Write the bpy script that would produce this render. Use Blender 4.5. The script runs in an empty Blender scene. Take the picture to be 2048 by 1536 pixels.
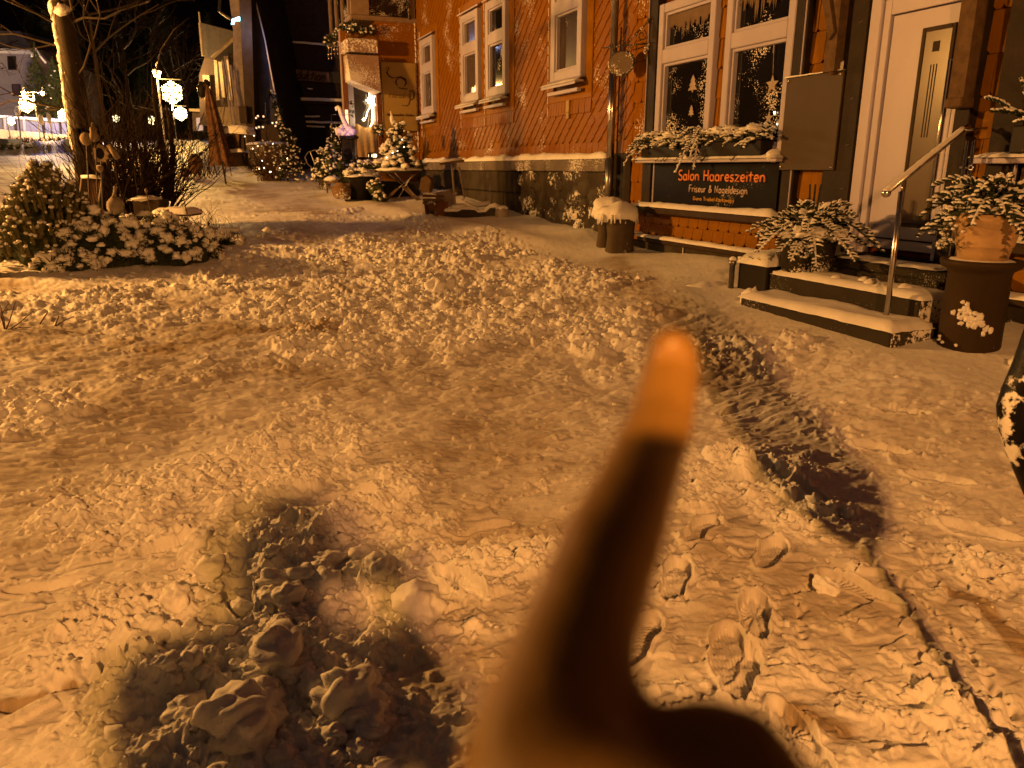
import bpy, math, random
import numpy as np
from mathutils import Vector, Matrix, noise as mnoise
R = math.radians
scene = bpy.context.scene
COL = scene.collection

# ---------------------------------------------------------------- camera
CZ = 1.5                       # lens height
PITCH = math.atan(433 / 1538.)
FPX = 1538.
cam_d = bpy.data.cameras.new('camera')
cam = bpy.data.objects.new('camera', cam_d)
COL.objects.link(cam)
cam.location = (0, 0, CZ)
cam.rotation_euler = (R(90) - PITCH, 0, 0)
cam_d.sensor_width = 9.8
cam_d.lens = FPX / 2048 * 9.8
cam_d.clip_start = 0.01
cam_d.clip_end = 600
cam_d.dof.use_dof = True
cam_d.dof.focus_distance = 4.2
cam_d.dof.aperture_fstop = 1.78
scene.camera = cam

# ---------------------------------------------------------------- world, exposure
w = bpy.data.worlds.new('World')
scene.world = w
w.use_nodes = True
bg = w.node_tree.nodes['Background']
bg.inputs['Color'].default_value = (1.0, 0.55, 0.36, 1)
bg.inputs['Strength'].default_value = 0.022
vs = scene.view_settings
vs.view_transform = 'Standard'
vs.look = 'None'
vs.exposure = 0.44
vs.gamma = 1.0
scene.cycles.max_bounces = 5
scene.cycles.diffuse_bounces = 2
scene.cycles.glossy_bounces = 2
scene.cycles.transparent_max_bounces = 6
scene.cycles.sample_clamp_indirect = 4
scene.cycles.use_denoising = True
try:
    scene.cycles.denoising_input_passes = 'RGB_ALBEDO_NORMAL'
except Exception:
    pass

SODIUM = (1.0, 0.53, 0.17)
ROSE = (1.0, 0.56, 0.30)
def lamp(name, loc, power, col, radius=0.10):
    d = bpy.data.lights.new(name, 'POINT')
    d.energy = power; d.color = col; d.shadow_soft_size = radius
    o = bpy.data.objects.new(name, d); COL.objects.link(o); o.location = loc
    return o
# the double street lamp just behind the photographer, the one across the street, and those up the street
LP1 = (0.80, -4.4)
lamp('lamp_light', (LP1[0] - 0.07, LP1[1], 3.9), 1230, (1.0, 0.415, 0.070), .08)
lamp('lamp_light', (LP1[0] + 0.07, LP1[1], 3.9), 1230, (1.0, 0.39, 0.115), .08)
LP2 = (-13.0, 10.5)
lamp('lamp_light', (LP2[0], LP2[1] - 0.24, 4.0), 3300, (1.0, 0.43, 0.11))
lamp('lamp_light', (LP2[0], LP2[1] + 0.24, 4.0), 3300, (1.0, 0.44, 0.08))

# ---------------------------------------------------------------- photograph geometry -> world
cP, sP = math.cos(PITCH), math.sin(PITCH)
YAW = math.atan(652 / (FPX / cP))
cy, sy = math.cos(YAW), math.sin(YAW)
D0 = 5.93                      # distance from the lens to the house fronts
NV = Vector((cy, sy, 0))       # into the wall
DV = Vector((-sy, cy, 0))      # along the wall, up the street
UZ = Vector((0, 0, 1))
def ray(x, y):
    u = (768 - y) / FPX
    return Vector(((x - 1024) / FPX, cP + u * sP, -sP + u * cP))
def F(s, w_, z):               # house-front coordinates: along, out of the wall, up
    return NV * (D0 - w_) + DV * s + UZ * z
def fac(x, y, w_=0.):
    r = ray(x, y); t = (D0 - w_) / (r.x * cy + r.y * sy)
    p = r * t
    return (p.dot(DV), p.z + CZ)
def far(x, y, Y):
    r = ray(x, y); return r * (Y / r.y) + Vector((0, 0, CZ))

# ---------------------------------------------------------------- ground height
PY = [-60, 0, 5, 8, 10, 13, 16, 20, 27, 32, 45, 62, 110, 240]
PZ = [-.5, 0, .04, .12, .22, .40, .55, .84, 1.33, 1.62, 2.25, 3.15, 5.2, 12]
def sstep(a, b, x):
    t = np.clip((x - a) / (b - a), 0, 1); return t * t * (3 - 2 * t)
def base_h(x, y):
    x = np.asarray(x, float); y = np.asarray(y, float)
    z = np.interp(y, PY, PZ)
    wd = D0 - (x * cy + y * sy)               # distance in front of the house fronts
    s = -x * sy + y * cy
    z = z + 0.10 * sstep(2.4, 0.3, wd) * sstep(2.5, 5.0, s) * sstep(23, 18, s) + 0.15 * sstep(3.4, 1.3, wd) * sstep(9.5, 6.5, s) * sstep(1.0, 3.5, s)
    # garden bed on the left
    bed = sstep(8.9, 9.9, y - 0.12 * (x + 4)) * sstep(16, 14, y) * sstep(-3.0, -3.9, x)
    z = z + 0.10 * bed
    # windrow of cleared snow beside the café tables
    dd = np.abs((x + 1.55) * 0.80 + (y - 15.0) * 0.47)
    along = (y - 15.0)
    z = z + 0.07 * np.exp(-(dd / 0.33) ** 2) * sstep(-4.5, -3.0, along) * sstep(6.5, 5, along)
    return z
def gz(x, y): return float(base_h(x, y))
def gr(x, y, dz=0.):
    r = ray(x, y); t = 5.
    for _ in range(40):
        p = r * t
        h = gz(p.x, p.y) + dz
        t2 = (h - CZ) / r.z if r.z < -1e-4 else t * 1.05
        if not (0 < t2 < 400): t2 = 400
        t = 0.5 * t + 0.5 * t2
    p = r * t
    return Vector((p.x, p.y, gz(p.x, p.y)))

# ---------------------------------------------------------------- materials
MATS = {}
def nmat(name):
    m = bpy.data.materials.new(name); m.use_nodes = True
    nt = m.node_tree; b = nt.nodes['Principled BSDF']
    MATS[name] = m
    return m, nt, b
def nn(nt, typ, **kw):
    n = nt.nodes.new(typ)
    for k, v in kw.items():
        if k in n.inputs: n.inputs[k].default_value = v
        else: setattr(n, k, v)
    return n
def plain(name, col, rough=0.6, metal=0., var=0.25, scale=8., bump=0.15, emit=None, est=1., col2=None, coat=0., spec=None, bscale=None):
    m, nt, b = nmat(name)
    L = nt.links.new
    tc = nn(nt, 'ShaderNodeTexCoord')
    ns = nn(nt, 'ShaderNodeTexNoise', Scale=scale, Detail=6., Roughness=0.62)
    L(tc.outputs['Object'], ns.inputs['Vector'])
    mx = nn(nt, 'ShaderNodeMix', data_type='RGBA')
    c2 = col2 or tuple(c * (1 - var) for c in col)
    mx.inputs[6].default_value = (*c2, 1); mx.inputs[7].default_value = (*col, 1)
    rp = nn(nt, 'ShaderNodeMapRange'); rp.inputs[1].default_value = 0.35; rp.inputs[2].default_value = 0.65
    L(ns.outputs['Fac'], rp.inputs[0]); L(rp.outputs[0], mx.inputs[0]); L(mx.outputs[2], b.inputs['Base Color'])
    b.inputs['Roughness'].default_value = rough; b.inputs['Metallic'].default_value = metal
    if not metal: b.inputs['Specular IOR Level'].default_value = .22 if rough < .45 else .08
    if coat: b.inputs['Coat Weight'].default_value = coat
    if spec is not None: b.inputs['Specular IOR Level'].default_value = spec
    if bump:
        n2 = nn(nt, 'ShaderNodeTexNoise', Scale=(bscale or scale * 6), Detail=4.)
        L(tc.outputs['Object'], n2.inputs['Vector'])
        bp = nn(nt, 'ShaderNodeBump', Strength=bump, Distance=0.01)
        L(n2.outputs['Fac'], bp.inputs['Height']); L(bp.outputs[0], b.inputs['Normal'])
    if emit:
        b.inputs['Emission Color'].default_value = (*emit, 1); b.inputs['Emission Strength'].default_value = est
    return m
def snowy(name, col, col2=None, rough=0.7, thr=0.56, scale=9., fine=60., bump=0.3, var=.3, z0=None, z1=None, nscale=8):
    """A surface with wind-blown snow stuck on it: patches from two noises, thr lower = more snow."""
    m, nt, b = nmat(name); L = nt.links.new
    tc = nn(nt, 'ShaderNodeTexCoord')
    base = nn(nt, 'ShaderNodeTexNoise', Scale=float(nscale), Detail=6.)
    L(tc.outputs['Object'], base.inputs['Vector'])
    mx = nn(nt, 'ShaderNodeMix', data_type='RGBA')
    mx.inputs[6].default_value = (*(col2 or tuple(c * (1 - var) for c in col)), 1); mx.inputs[7].default_value = (*col, 1)
    L(base.outputs['Fac'], mx.inputs[0])
    a = nn(nt, 'ShaderNodeTexNoise', Scale=float(scale) * .25, Detail=2.)
    f_ = nn(nt, 'ShaderNodeTexNoise', Scale=float(fine), Detail=5., Roughness=0.7)
    L(tc.outputs['Object'], a.inputs['Vector']); L(tc.outputs['Object'], f_.inputs['Vector'])
    ad = nn(nt, 'ShaderNodeMath', operation='MULTIPLY_ADD'); ad.inputs[1].default_value = .55
    L(f_.outputs['Fac'], ad.inputs[0])
    s2 = nn(nt, 'ShaderNodeMath', operation='MULTIPLY'); s2.inputs[1].default_value = .45
    L(a.outputs['Fac'], s2.inputs[0]); L(s2.outputs[0], ad.inputs[2])
    h = ad.outputs[0]
    if z0 is not None:                       # more snow lower down
        sp = nn(nt, 'ShaderNodeSeparateXYZ'); L(tc.outputs['Object'], sp.inputs[0])
        zr = nn(nt, 'ShaderNodeMapRange'); zr.inputs[1].default_value = z0; zr.inputs[2].default_value = z1
        zr.inputs[3].default_value = .14; zr.inputs[4].default_value = 0
        L(sp.outputs[2], zr.inputs[0])
        a2 = nn(nt, 'ShaderNodeMath', operation='ADD'); L(h, a2.inputs[0]); L(zr.outputs[0], a2.inputs[1]); h = a2.outputs[0]
    rp = nn(nt, 'ShaderNodeMapRange'); rp.inputs[1].default_value = thr; rp.inputs[2].default_value = thr + .03
    L(h, rp.inputs[0])
    m2 = nn(nt, 'ShaderNodeMix', data_type='RGBA'); m2.inputs[7].default_value = (.8, .78, .76, 1)
    L(mx.outputs[2], m2.inputs[6]); L(rp.outputs[0], m2.inputs[0]); L(m2.outputs[2], b.inputs['Base Color'])
    b.inputs['Roughness'].default_value = rough; b.inputs['Specular IOR Level'].default_value = .06
    bh = nn(nt, 'ShaderNodeMath', operation='ADD'); L(rp.outputs[0], bh.inputs[0]); L(f_.outputs['Fac'], bh.inputs[1])
    bp = nn(nt, 'ShaderNodeBump', Strength=bump, Distance=0.006); L(bh.outputs[0], bp.inputs['Height']); L(bp.outputs[0], b.inputs['Normal'])
    return m

def snow_mat(name, attr=False, grain=220., big=30., bump=.5):
    m, nt, b = nmat(name); L = nt.links.new
    tc = nn(nt, 'ShaderNodeTexCoord')
    n1 = nn(nt, 'ShaderNodeTexNoise', Scale=big, Detail=8., Roughness=.65)
    n2 = nn(nt, 'ShaderNodeTexNoise', Scale=grain, Detail=3.)
    L(tc.outputs['Object'], n1.inputs['Vector']); L(tc.outputs['Object'], n2.inputs['Vector'])
    mx = nn(nt, 'ShaderNodeMix', data_type='RGBA')
    mx.inputs[6].default_value = (.70, .68, .66, 1); mx.inputs[7].default_value = (.86, .85, .84, 1)
    L(n1.outputs['Fac'], mx.inputs[0]); colo = mx.outputs[2]
    if attr:
        at = nn(nt, 'ShaderNodeAttribute'); at.attribute_name = 'pack'
        m2 = nn(nt, 'ShaderNodeMix', data_type='RGBA'); m2.inputs[7].default_value = (.36, .28, .19, 1)
        nz = nn(nt, 'ShaderNodeTexNoise', Scale=3.2, Detail=9., Roughness=.72)
        L(tc.outputs['Object'], nz.inputs['Vector'])
        mu = nn(nt, 'ShaderNodeMath', operation='MULTIPLY'); L(at.outputs['Fac'], mu.inputs[0])
        r3 = nn(nt, 'ShaderNodeMapRange'); r3.inputs[1].default_value = .3; r3.inputs[2].default_value = .7
        r3.inputs[3].default_value = .25; r3.inputs[4].default_value = 1.5
        L(nz.outputs['Fac'], r3.inputs[0]); L(r3.outputs[0], mu.inputs[1]); L(mu.outputs[0], m2.inputs[0]); L(colo, m2.inputs[6])
        sp = nn(nt, 'ShaderNodeTexVoronoi', Scale=9.); L(tc.outputs['Object'], sp.inputs['Vector'])   # sparse grit
        rs = nn(nt, 'ShaderNodeMapRange'); rs.inputs[1].default_value = .035; rs.inputs[2].default_value = .02
        L(sp.outputs['Distance'], rs.inputs[0])
        m3 = nn(nt, 'ShaderNodeMix', data_type='RGBA'); m3.inputs[7].default_value = (.10, .075, .05, 1)
        mm = nn(nt, 'ShaderNodeMath', operation='MULTIPLY'); mm.inputs[1].default_value = .7; L(rs.outputs[0], mm.inputs[0])
        L(mm.outputs[0], m3.inputs[0]); L(m2.outputs[2], m3.inputs[6])
        colo = m3.outputs[2]
    L(colo, b.inputs['Base Color'])
    b.inputs['Roughness'].default_value = .62
    b.inputs['Specular IOR Level'].default_value = .35
    b1 = nn(nt, 'ShaderNodeBump', Strength=bump, Distance=.012); L(n1.outputs['Fac'], b1.inputs['Height'])
    b2 = nn(nt, 'ShaderNodeBump', Strength=.6, Distance=.003); L(n2.outputs['Fac'], b2.inputs['Height'])
    L(b1.outputs[0], b2.inputs['Normal']); L(b2.outputs[0], b.inputs['Normal'])
    return m

M_snowground = snow_mat('snow_ground', True, bump=.3)
M_snow = snow_mat('snow_soft', False, 160., 12., .25)
M_orange = snowy('orange_shingle', (.25, .098, .0003), (.19, .070, .0003), thr=.588, scale=5.5, fine=34., rough=.55, bump=.25)
M_orange_clean = plain('orange_tile', (.26, .108, .0005), .6, var=.25, scale=3., bump=.2, bscale=40)
M_orange_back = plain('orange_back', (.12, .03, .004), .9)
M_white = plain('white_frame', (.43, .40, .50), .5, var=.10, scale=3., bump=.05)
M_door = plain('door_white', (.44, .41, .53), .4, var=.06, scale=2., bump=.03, coat=.1)
M_dark = plain('dark_timber', (.030, .021, .014), .55, var=.4, scale=5., bump=.3)
M_darkbrown = plain('brown_board', (.050, .034, .022), .6, var=.3, scale=6., bump=.2)
M_panel = plain('grey_board', (.072, .053, .038), .5, var=.12, scale=3., bump=.05)
M_stone = snowy('plinth_stone', (.085, .07, .05), (.04, .034, .024), thr=.555, scale=7., fine=18., bump=.8, nscale=5)
M_stone_clean = plain('plinth_clean', (.065, .052, .036), .85, var=.45, scale=4., bump=.6, bscale=30)
M_cap = snowy('plinth_cap', (.17, .14, .12), (.12, .10, .085), thr=.535, scale=5., fine=45., bump=.4)
M_step = snowy('step_stone', (.045, .038, .026), (.028, .024, .018), thr=.585, scale=5., fine=70., bump=.5)
M_stepside = snowy('step_side', (.06, .052, .04), (.04, .035, .028), thr=.475, scale=9., fine=30., bump=.5)
M_steel = plain('steel', (.55, .52, .50), .22, 1., var=.1, scale=4, bump=.02)
M_zinc = plain('zinc', (.30, .28, .27), .33, .9, var=.35, scale=5, bump=.05)
M_iron = plain('black_iron', (.03, .026, .022), .5, .4, bump=.1)
M_iron_snow = snowy('iron_snow', (.04, .034, .03), thr=.53, scale=20., fine=50., bump=.3)
M_sign = snowy('sign_black', (.004, .003, .003), (.003, .002, .002), rough=.5, thr=.625, scale=6., fine=60., bump=.2)
M_text_or = plain('text_orange', (.78, .28, .10), .5, var=.15, scale=20, bump=0)
M_text_wh = plain('text_white', (.62, .50, .44), .5, var=.15, scale=20, bump=0)
M_text_ye = plain('text_yellow', (.62, .36, .08), .5, var=.15, scale=20, bump=0)
M_text_br = plain('text_brown', (.035, .018, .01), .6, var=.1, bump=0)
M_needle = plain('fir_needles', (.05, .062, .024), .6, var=.5, scale=20, bump=0)
M_bush = plain('bush_twig', (.030, .017, .010), .8, var=.4, scale=20, bump=.1)
M_frost = plain('frosted_needles', (.15, .135, .06), .7, var=.45, scale=25, bump=.4)
M_twig = plain('twig', (.10, .055, .03), .8, var=.4, scale=20, bump=.2)
M_bark = snowy('bark', (.06, .045, .03), (.03, .022, .015), thr=.60, scale=4., fine=9., bump=1., nscale=14)
M_terracotta = plain('terracotta', (.50, .33, .17), .75, var=.18, scale=5., bump=.15, bscale=60)
M_claypipe = snowy('clay_pipe', (.050, .032, .016), (.030, .020, .010), thr=.625, scale=4., fine=45., bump=.4, rough=.5)
M_log = snowy('tree_stump', (.10, .075, .045), (.055, .042, .026), thr=.62, scale=6., fine=30., bump=.6)
M_wood = plain('weathered_wood', (.13, .08, .04), .7, var=.4, scale=12., bump=.3)
M_woodred = plain('stained_wood', (.16, .065, .03), .6, var=.35, scale=10., bump=.3)
M_black = plain('black_box', (.018, .015, .013), .45, var=.3, bump=.05)
M_blackfab = snowy('black_fabric', (.010, .009, .010), (.006, .005, .006), thr=.545, scale=20., fine=22., bump=.5, rough=.35)
M_sleeve = plain('dark_coat', (.03, .022, .02), .85, var=.3, scale=30, bump=.4)
M_skin = plain('skin', (.31, .175, .04), .5, var=.08, scale=30, bump=.12, bscale=300)
M_nail = plain('nail', (.33, .19, .06), .3, var=.03, bump=0)
M_hair = plain('hair', (.05, .03, .018), .6, var=.4, scale=60, bump=.5)
M_yellow = plain('cream_sign', (.34, .235, .07), .5, var=.08, scale=4, bump=.03)
M_parasol = plain('parasol_fabric', (.16, .085, .045), .8, var=.6, scale=9., bump=.4)
M_burlap = plain('burlap', (.34, .22, .11), .9, var=.25, scale=20., bump=.4)
M_wallpale = plain('pale_render', (.36, .34, .36), .85, var=.12, scale=2., bump=.1)
M_walldark = plain('dark_plank', (.05, .036, .034), .8, var=.3, scale=6., bump=.2)
M_wallbrown = plain('brown_wall', (.10, .07, .05), .85, var=.3, scale=2., bump=.2)
M_bluewall = plain('blue_grey_wall', (.16, .17, .23), .8, var=.2, scale=2., bump=.1)
M_roof = plain('roof_slate', (.045, .04, .045), .7, var=.3, scale=5., bump=.3)
M_plaster = plain('white_boards', (.30, .25, .20), .75, var=.3, scale=7., bump=.2)
M_pumpkin = plain('pumpkin', (.20, .11, .05), .7, var=.3, scale=6, bump=.2)
def glass(name, col=(.008, .007, .008), snowthr=None, rough=.06):
    m, nt, b = nmat(name); L = nt.links.new
    b.inputs['Roughness'].default_value = rough
    b.inputs['Specular IOR Level'].default_value = .6
    if snowthr is None:
        b.inputs['Base Color'].default_value = (*col, 1)
    else:
        tc = nn(nt, 'ShaderNodeTexCoord')
        f_ = nn(nt, 'ShaderNodeTexVoronoi', Scale=45.); L(tc.outputs['Object'], f_.inputs['Vector'])
        a = nn(nt, 'ShaderNodeTexNoise', Scale=2.6, Detail=3.); L(tc.outputs['Object'], a.inputs['Vector'])
        sp = nn(nt, 'ShaderNodeSeparateXYZ'); L(tc.outputs['Object'], sp.inputs[0])
        # flakes: small cells near the noise maxima
        r = nn(nt, 'ShaderNodeMapRange'); r.inputs[1].default_value = snowthr; r.inputs[2].default_value = snowthr + .22
        r.inputs[3].default_value = 0; r.inputs[4].default_value = .48
        L(a.outputs['Fac'], r.inputs[0])
        lt = nn(nt, 'ShaderNodeMath', operation='LESS_THAN'); L(f_.outputs['Distance'], lt.inputs[0]); L(r.outputs[0], lt.inputs[1])
        mx = nn(nt, 'ShaderNodeMix', data_type='RGBA'); mx.inputs[6].default_value = (*col, 1); mx.inputs[7].default_value = (.62, .58, .55, 1)
        L(lt.outputs[0], mx.inputs[0]); L(mx.outputs[2], b.inputs['Base Color'])
        rr = nn(nt, 'ShaderNodeMapRange'); rr.inputs[3].default_value = rough; rr.inputs[4].default_value = .7
        L(lt.outputs[0], rr.inputs[0]); L(rr.outputs[0], b.inputs['Roughness'])
    return m
M_glass = glass('window_glass', snowthr=.45)
M_glass_curtain = glass('window_glass_curtain', (.060, .042, .034), .60, .2)
M_glassclear = glass('window_glass_clear', (.02, .016, .014))
M_doorglass = plain('door_glass', (.12, .095, .08), .22, var=.15, scale=3, bump=0)
M_sticker = plain('sticker', (.40, .33, .28), .6, bump=0)
M_curtain = plain('lace', (.17, .12, .08), .8, bump=0)
def emis(name, col, st):
    m, nt, b = nmat(name)
    b.inputs['Base Color'].default_value = (*col, 1)
    b.inputs['Emission Color'].default_value = (*col, 1); b.inputs['Emission Strength'].default_value = st
    return m
E_lamp = emis('lamp_glow', (1., .55, .17), 26.)
E_flake = emis('snowflake_light', (1., .83, .45), 3.2)
E_warm = emis('warm_bulb', (1., .78, .45), 5.)
E_cyan = emis('cyan_light', (.45, .95, 1.), 3.)
E_dim = emis('dim_window', (1., .72, .42), .9)
E_amber = emis('amber_window', (1., .60, .2), .25)
E_bluewhite = emis('blue_white_bulb', (.4, .55, 1.), 6.)

# ---------------------------------------------------------------- mesh builder
class MB:
    def __init__(s): s.v = []; s.f = []; s.mi = []; s.m = 0
    def add(s, vs_, fs):
        o = len(s.v); s.v += [tuple(q) for q in vs_]
        s.f += [tuple(i + o for i in q) for q in fs]; s.mi += [s.m] * len(fs)
    def box8(s, p):   # p: 8 points, 0-3 bottom ccw, 4-7 top
        s.add(p, [(0, 3, 2, 1), (4, 5, 6, 7), (0, 1, 5, 4), (1, 2, 6, 5), (2, 3, 7, 6), (3, 0, 4, 7)])
    def fbox(s, s0, s1, w0, w1, z0, z1, b=0.):   # in house-front coordinates
        if b <= 0:
            s.box8([F(s0, w0, z0), F(s1, w0, z0), F(s1, w1, z0), F(s0, w1, z0), F(s0, w0, z1), F(s1, w0, z1), F(s1, w1, z1), F(s0, w1, z1)])
        else:                                    # chamfered outer edges
            q = [(s0, w0), (s1, w0), (s1, w1 - b), (s1 - b, w1), (s0 + b, w1), (s0, w1 - b)]
            zs = [(z0, b), (z0 + b, 0), (z1 - b, 0), (z1, b)]
            pts = []
            cs, cw = (s0 + s1) / 2, w0
            for z, sh in zs:
                for a, c in q:
                    aa = a + (sh if a < cs else -sh); cc = c - (sh if c > w0 + 1e-6 else 0)
                    pts.append(F(aa, cc, z))
            fs = [(5, 4, 3, 2, 1, 0), (18, 19, 20, 21, 22, 23)]
            for k in range(3):
                for i in range(6):
                    j = (i + 1) % 6
                    fs.append((k * 6 + i, k * 6 + j, k * 6 + 6 + j, k * 6 + 6 + i))
            s.add(pts, fs)
    def box(s, c, sx, sy_, sz, rz=0., tilt=0.):
        m = Matrix.Translation(c) @ Matrix.Rotation(rz, 4, 'Z') @ Matrix.Rotation(tilt, 4, 'X')
        p = []
        for z in (-sz / 2, sz / 2):
            for a, b in ((-1, -1), (1, -1), (1, 1), (-1, 1)):
                p.append(m @ Vector((a * sx / 2, b * sy_ / 2, z)))
        s.box8(p)
    def tube(s, pts, rad, n=6, cap=True, flat=1.):
        pts = [Vector(p) for p in pts]
        if not hasattr(rad, '__len__'): rad = [rad] * len(pts)
        o = []; prev = None
        for i, p in enumerate(pts):
            t = (pts[min(i + 1, len(pts) - 1)] - pts[max(i - 1, 0)])
            t = t.normalized() if t.length > 1e-9 else Vector((0, 0, 1))
            if prev is None:
                a = t.orthogonal().normalized()
                if abs(t.z) < .9: a = t.cross(UZ).normalized()
            else:
                a = (prev - t * prev.dot(t)); a = a.normalized() if a.length > 1e-6 else t.orthogonal().normalized()
            prev = a; b = t.cross(a)
            for k in range(n):
                an = 2 * math.pi * k / n
                o.append(p + (a * math.cos(an) + b * math.sin(an) * flat) * rad[i])
        fs = []
        for i in range(len(pts) - 1):
            for k in range(n):
                fs.append((i * n + k, i * n + (k + 1) % n, (i + 1) * n + (k + 1) % n, (i + 1) * n + k))
        if cap:
            fs.append(tuple(range(n - 1, -1, -1))); fs.append(tuple((len(pts) - 1) * n + k for k in range(n)))
        s.add(o, fs)
    def lathe(s, c, prof, n=24, wob=0.):
        c = Vector(c); o = []
        for (r, z) in prof:
            for k in range(n):
                an = 2 * math.pi * k / n; rr = r * (1 + wob * mnoise.noise(Vector((math.cos(an) * 2, math.sin(an) * 2, z * 6 + c.x))))
                o.append(c + Vector((rr * math.cos(an), rr * math.sin(an), z)))
        fs = []
        for i in range(len(prof) - 1):
            for k in range(n):
                fs.append((i * n + k, i * n + (k + 1) % n, (i + 1) * n + (k + 1) % n, (i + 1) * n + k))
        fs.append(tuple(range(n - 1, -1, -1))); fs.append(tuple((len(prof) - 1) * n + k for k in range(n)))
        s.add(o, fs)
    def blob(s, c, rx, ry=None, rz=None, nu=10, nv=6, amp=.18, fr=2.2, seed=0., zmin=-1., rot=0.):
        c = Vector(c); ry = ry or rx; rz = rz or rx
        o = []; cr, sr = math.cos(rot), math.sin(rot)
        for j in range(nv + 1):
            ph = -math.pi / 2 + math.pi * j / nv
            for i in range(nu):
                th = 2 * math.pi * i / nu
                d = Vector((math.cos(ph) * math.cos(th), math.cos(ph) * math.sin(th), math.sin(ph)))
                q_ = d * fr + Vector((seed, seed * .7, -seed)); k = 1 + amp * mnoise.noise(q_) + (amp * .25 * mnoise.noise(q_ * 2.9) if nu > 8 else 0)
                x, y, z = d.x * rx * k, d.y * ry * k, max(d.z, zmin) * rz * k
                o.append(c + Vector((x * cr - y * sr, x * sr + y * cr, z)))
        fs = []
        for j in range(nv):
            for i in range(nu):
                fs.append((j * nu + i, j * nu + (i + 1) % nu, (j + 1) * nu + (i + 1) % nu, (j + 1) * nu + i))
        s.add(o, fs)
    def prism(s, poly, off):    # poly: list of points, off: thickness vector
        n = len(poly); poly = [Vector(p) for p in poly]; off = Vector(off)
        s.add(poly + [p + off for p in poly], [tuple(range(n - 1, -1, -1)), tuple(range(n, 2 * n))] + [(i, (i + 1) % n, n + (i + 1) % n, n + i) for i in range(n)])
    def build(s, name, mat, parent=None, smooth=False):
        me = bpy.data.meshes.new(name)
        off = Vector(parent['_o']) if parent is not None and '_o' in parent.keys() else Vector((0, 0, 0))
        me.from_pydata([(a - off.x, b - off.y, c - off.z) for a, b, c in s.v], [], s.f)
        for mt in (mat if isinstance(mat, (list, tuple)) else [mat]): me.materials.append(mt)
        if isinstance(mat, (list, tuple)): me.polygons.foreach_set('material_index', s.mi)
        if smooth: me.polygons.foreach_set('use_smooth', [True] * len(me.polygons))
        me.update()
        o = bpy.data.objects.new(name, me); COL.objects.link(o)
        if parent is not None: o.parent = parent
        o['_o'] = tuple(off)
        return o
def thing(name, label, cat, loc, group=None):
    o = bpy.data.objects.new(name, None); COL.objects.link(o); o.location = loc
    o.empty_display_size = .1
    o['label'] = label; o['category'] = cat; o['_o'] = tuple(loc)
    if group: o['group'] = group
    return o
def tag(o, label, cat, group=None):
    o['label'] = label; o['category'] = cat
    if group: o['group'] = group
    return o
def struct(o, kind='structure'):
    o['kind'] = kind; return o
def copy_tree(o, loc, label=None, rz=None, sc=None):
    r = o.copy(); COL.objects.link(r); r.location = loc
    if rz is not None: r.rotation_euler.z = rz
    if sc is not None: r.scale = (sc, sc, sc)
    if label: r['label'] = label
    for ch in list(o.children):
        c = ch.copy(); COL.objects.link(c); c.parent = r
        for g in list(ch.children):
            q = g.copy(); COL.objects.link(q); q.parent = c
    return r

def snow_slab(mb, O, U, V, lu, lv, h, seed=0., nu=None, nv=None, over=.02, ragged=.015, down=None):
    """A drift lying on a ledge: O corner, U/V unit directions, rounded edges and uneven top."""
    O = Vector(O); U = Vector(U); V = Vector(V)
    nu = nu or max(6, int(lu / .04)); nv = nv or max(5, int(lv / .03))
    nu = min(nu, 260); nv = min(nv, 26)
    o = []
    for j in range(nv + 1):
        for i in range(nu + 1):
            a = i / nu; b = j / nv
            x = a * lu; y = b * lv
            e = min(a * lu, (1 - a) * lu) / .06
            g = min(b * lv, (1 - b) * lv) / .05
            pr = min(1., math.sqrt(min(1, max(0, e)))) * min(1., math.sqrt(min(1, max(0, g))))
            p = O + U * x + V * y
            n1 = mnoise.noise(p * 1.7 + Vector((seed, 0, 0))) * .45 + mnoise.noise(p * 7 + Vector((0, seed, 0))) * .16 + mnoise.noise(p * 28) * .05
            hh = h * (1 + n1) * pr
            q = p + UZ * hh
            if a in (0., 1.) or b in (0., 1.):
                q = p + UZ * (-(down or 0)) * 1. 
                dirv = (U * (-1 if a == 0. else (1 if a == 1. else 0)) + V * (-1 if b == 0. else (1 if b == 1. else 0)))
                q += dirv * (over + ragged * mnoise.noise(p * 11 + Vector((seed, 3, 1))))
            elif i in (1, nu - 1) or j in (1, nv - 1):
                dirv = (U * (-1 if i == 1 else (1 if i == nu - 1 else 0)) + V * (-1 if j == 1 else (1 if j == nv - 1 else 0)))
                q = p + UZ * h * .55 * (1 + n1) + dirv * (over + .012 + ragged * mnoise.noise(p * 11 + Vector((seed, 3, 1))))
            o.append(q)
    fs = []
    W = nu + 1
    for j in range(nv):
        for i in range(nu):
            fs.append((j * W + i, j * W + i + 1, (j + 1) * W + i + 1, (j + 1) * W + i))
    mb.add(o, fs)
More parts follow.
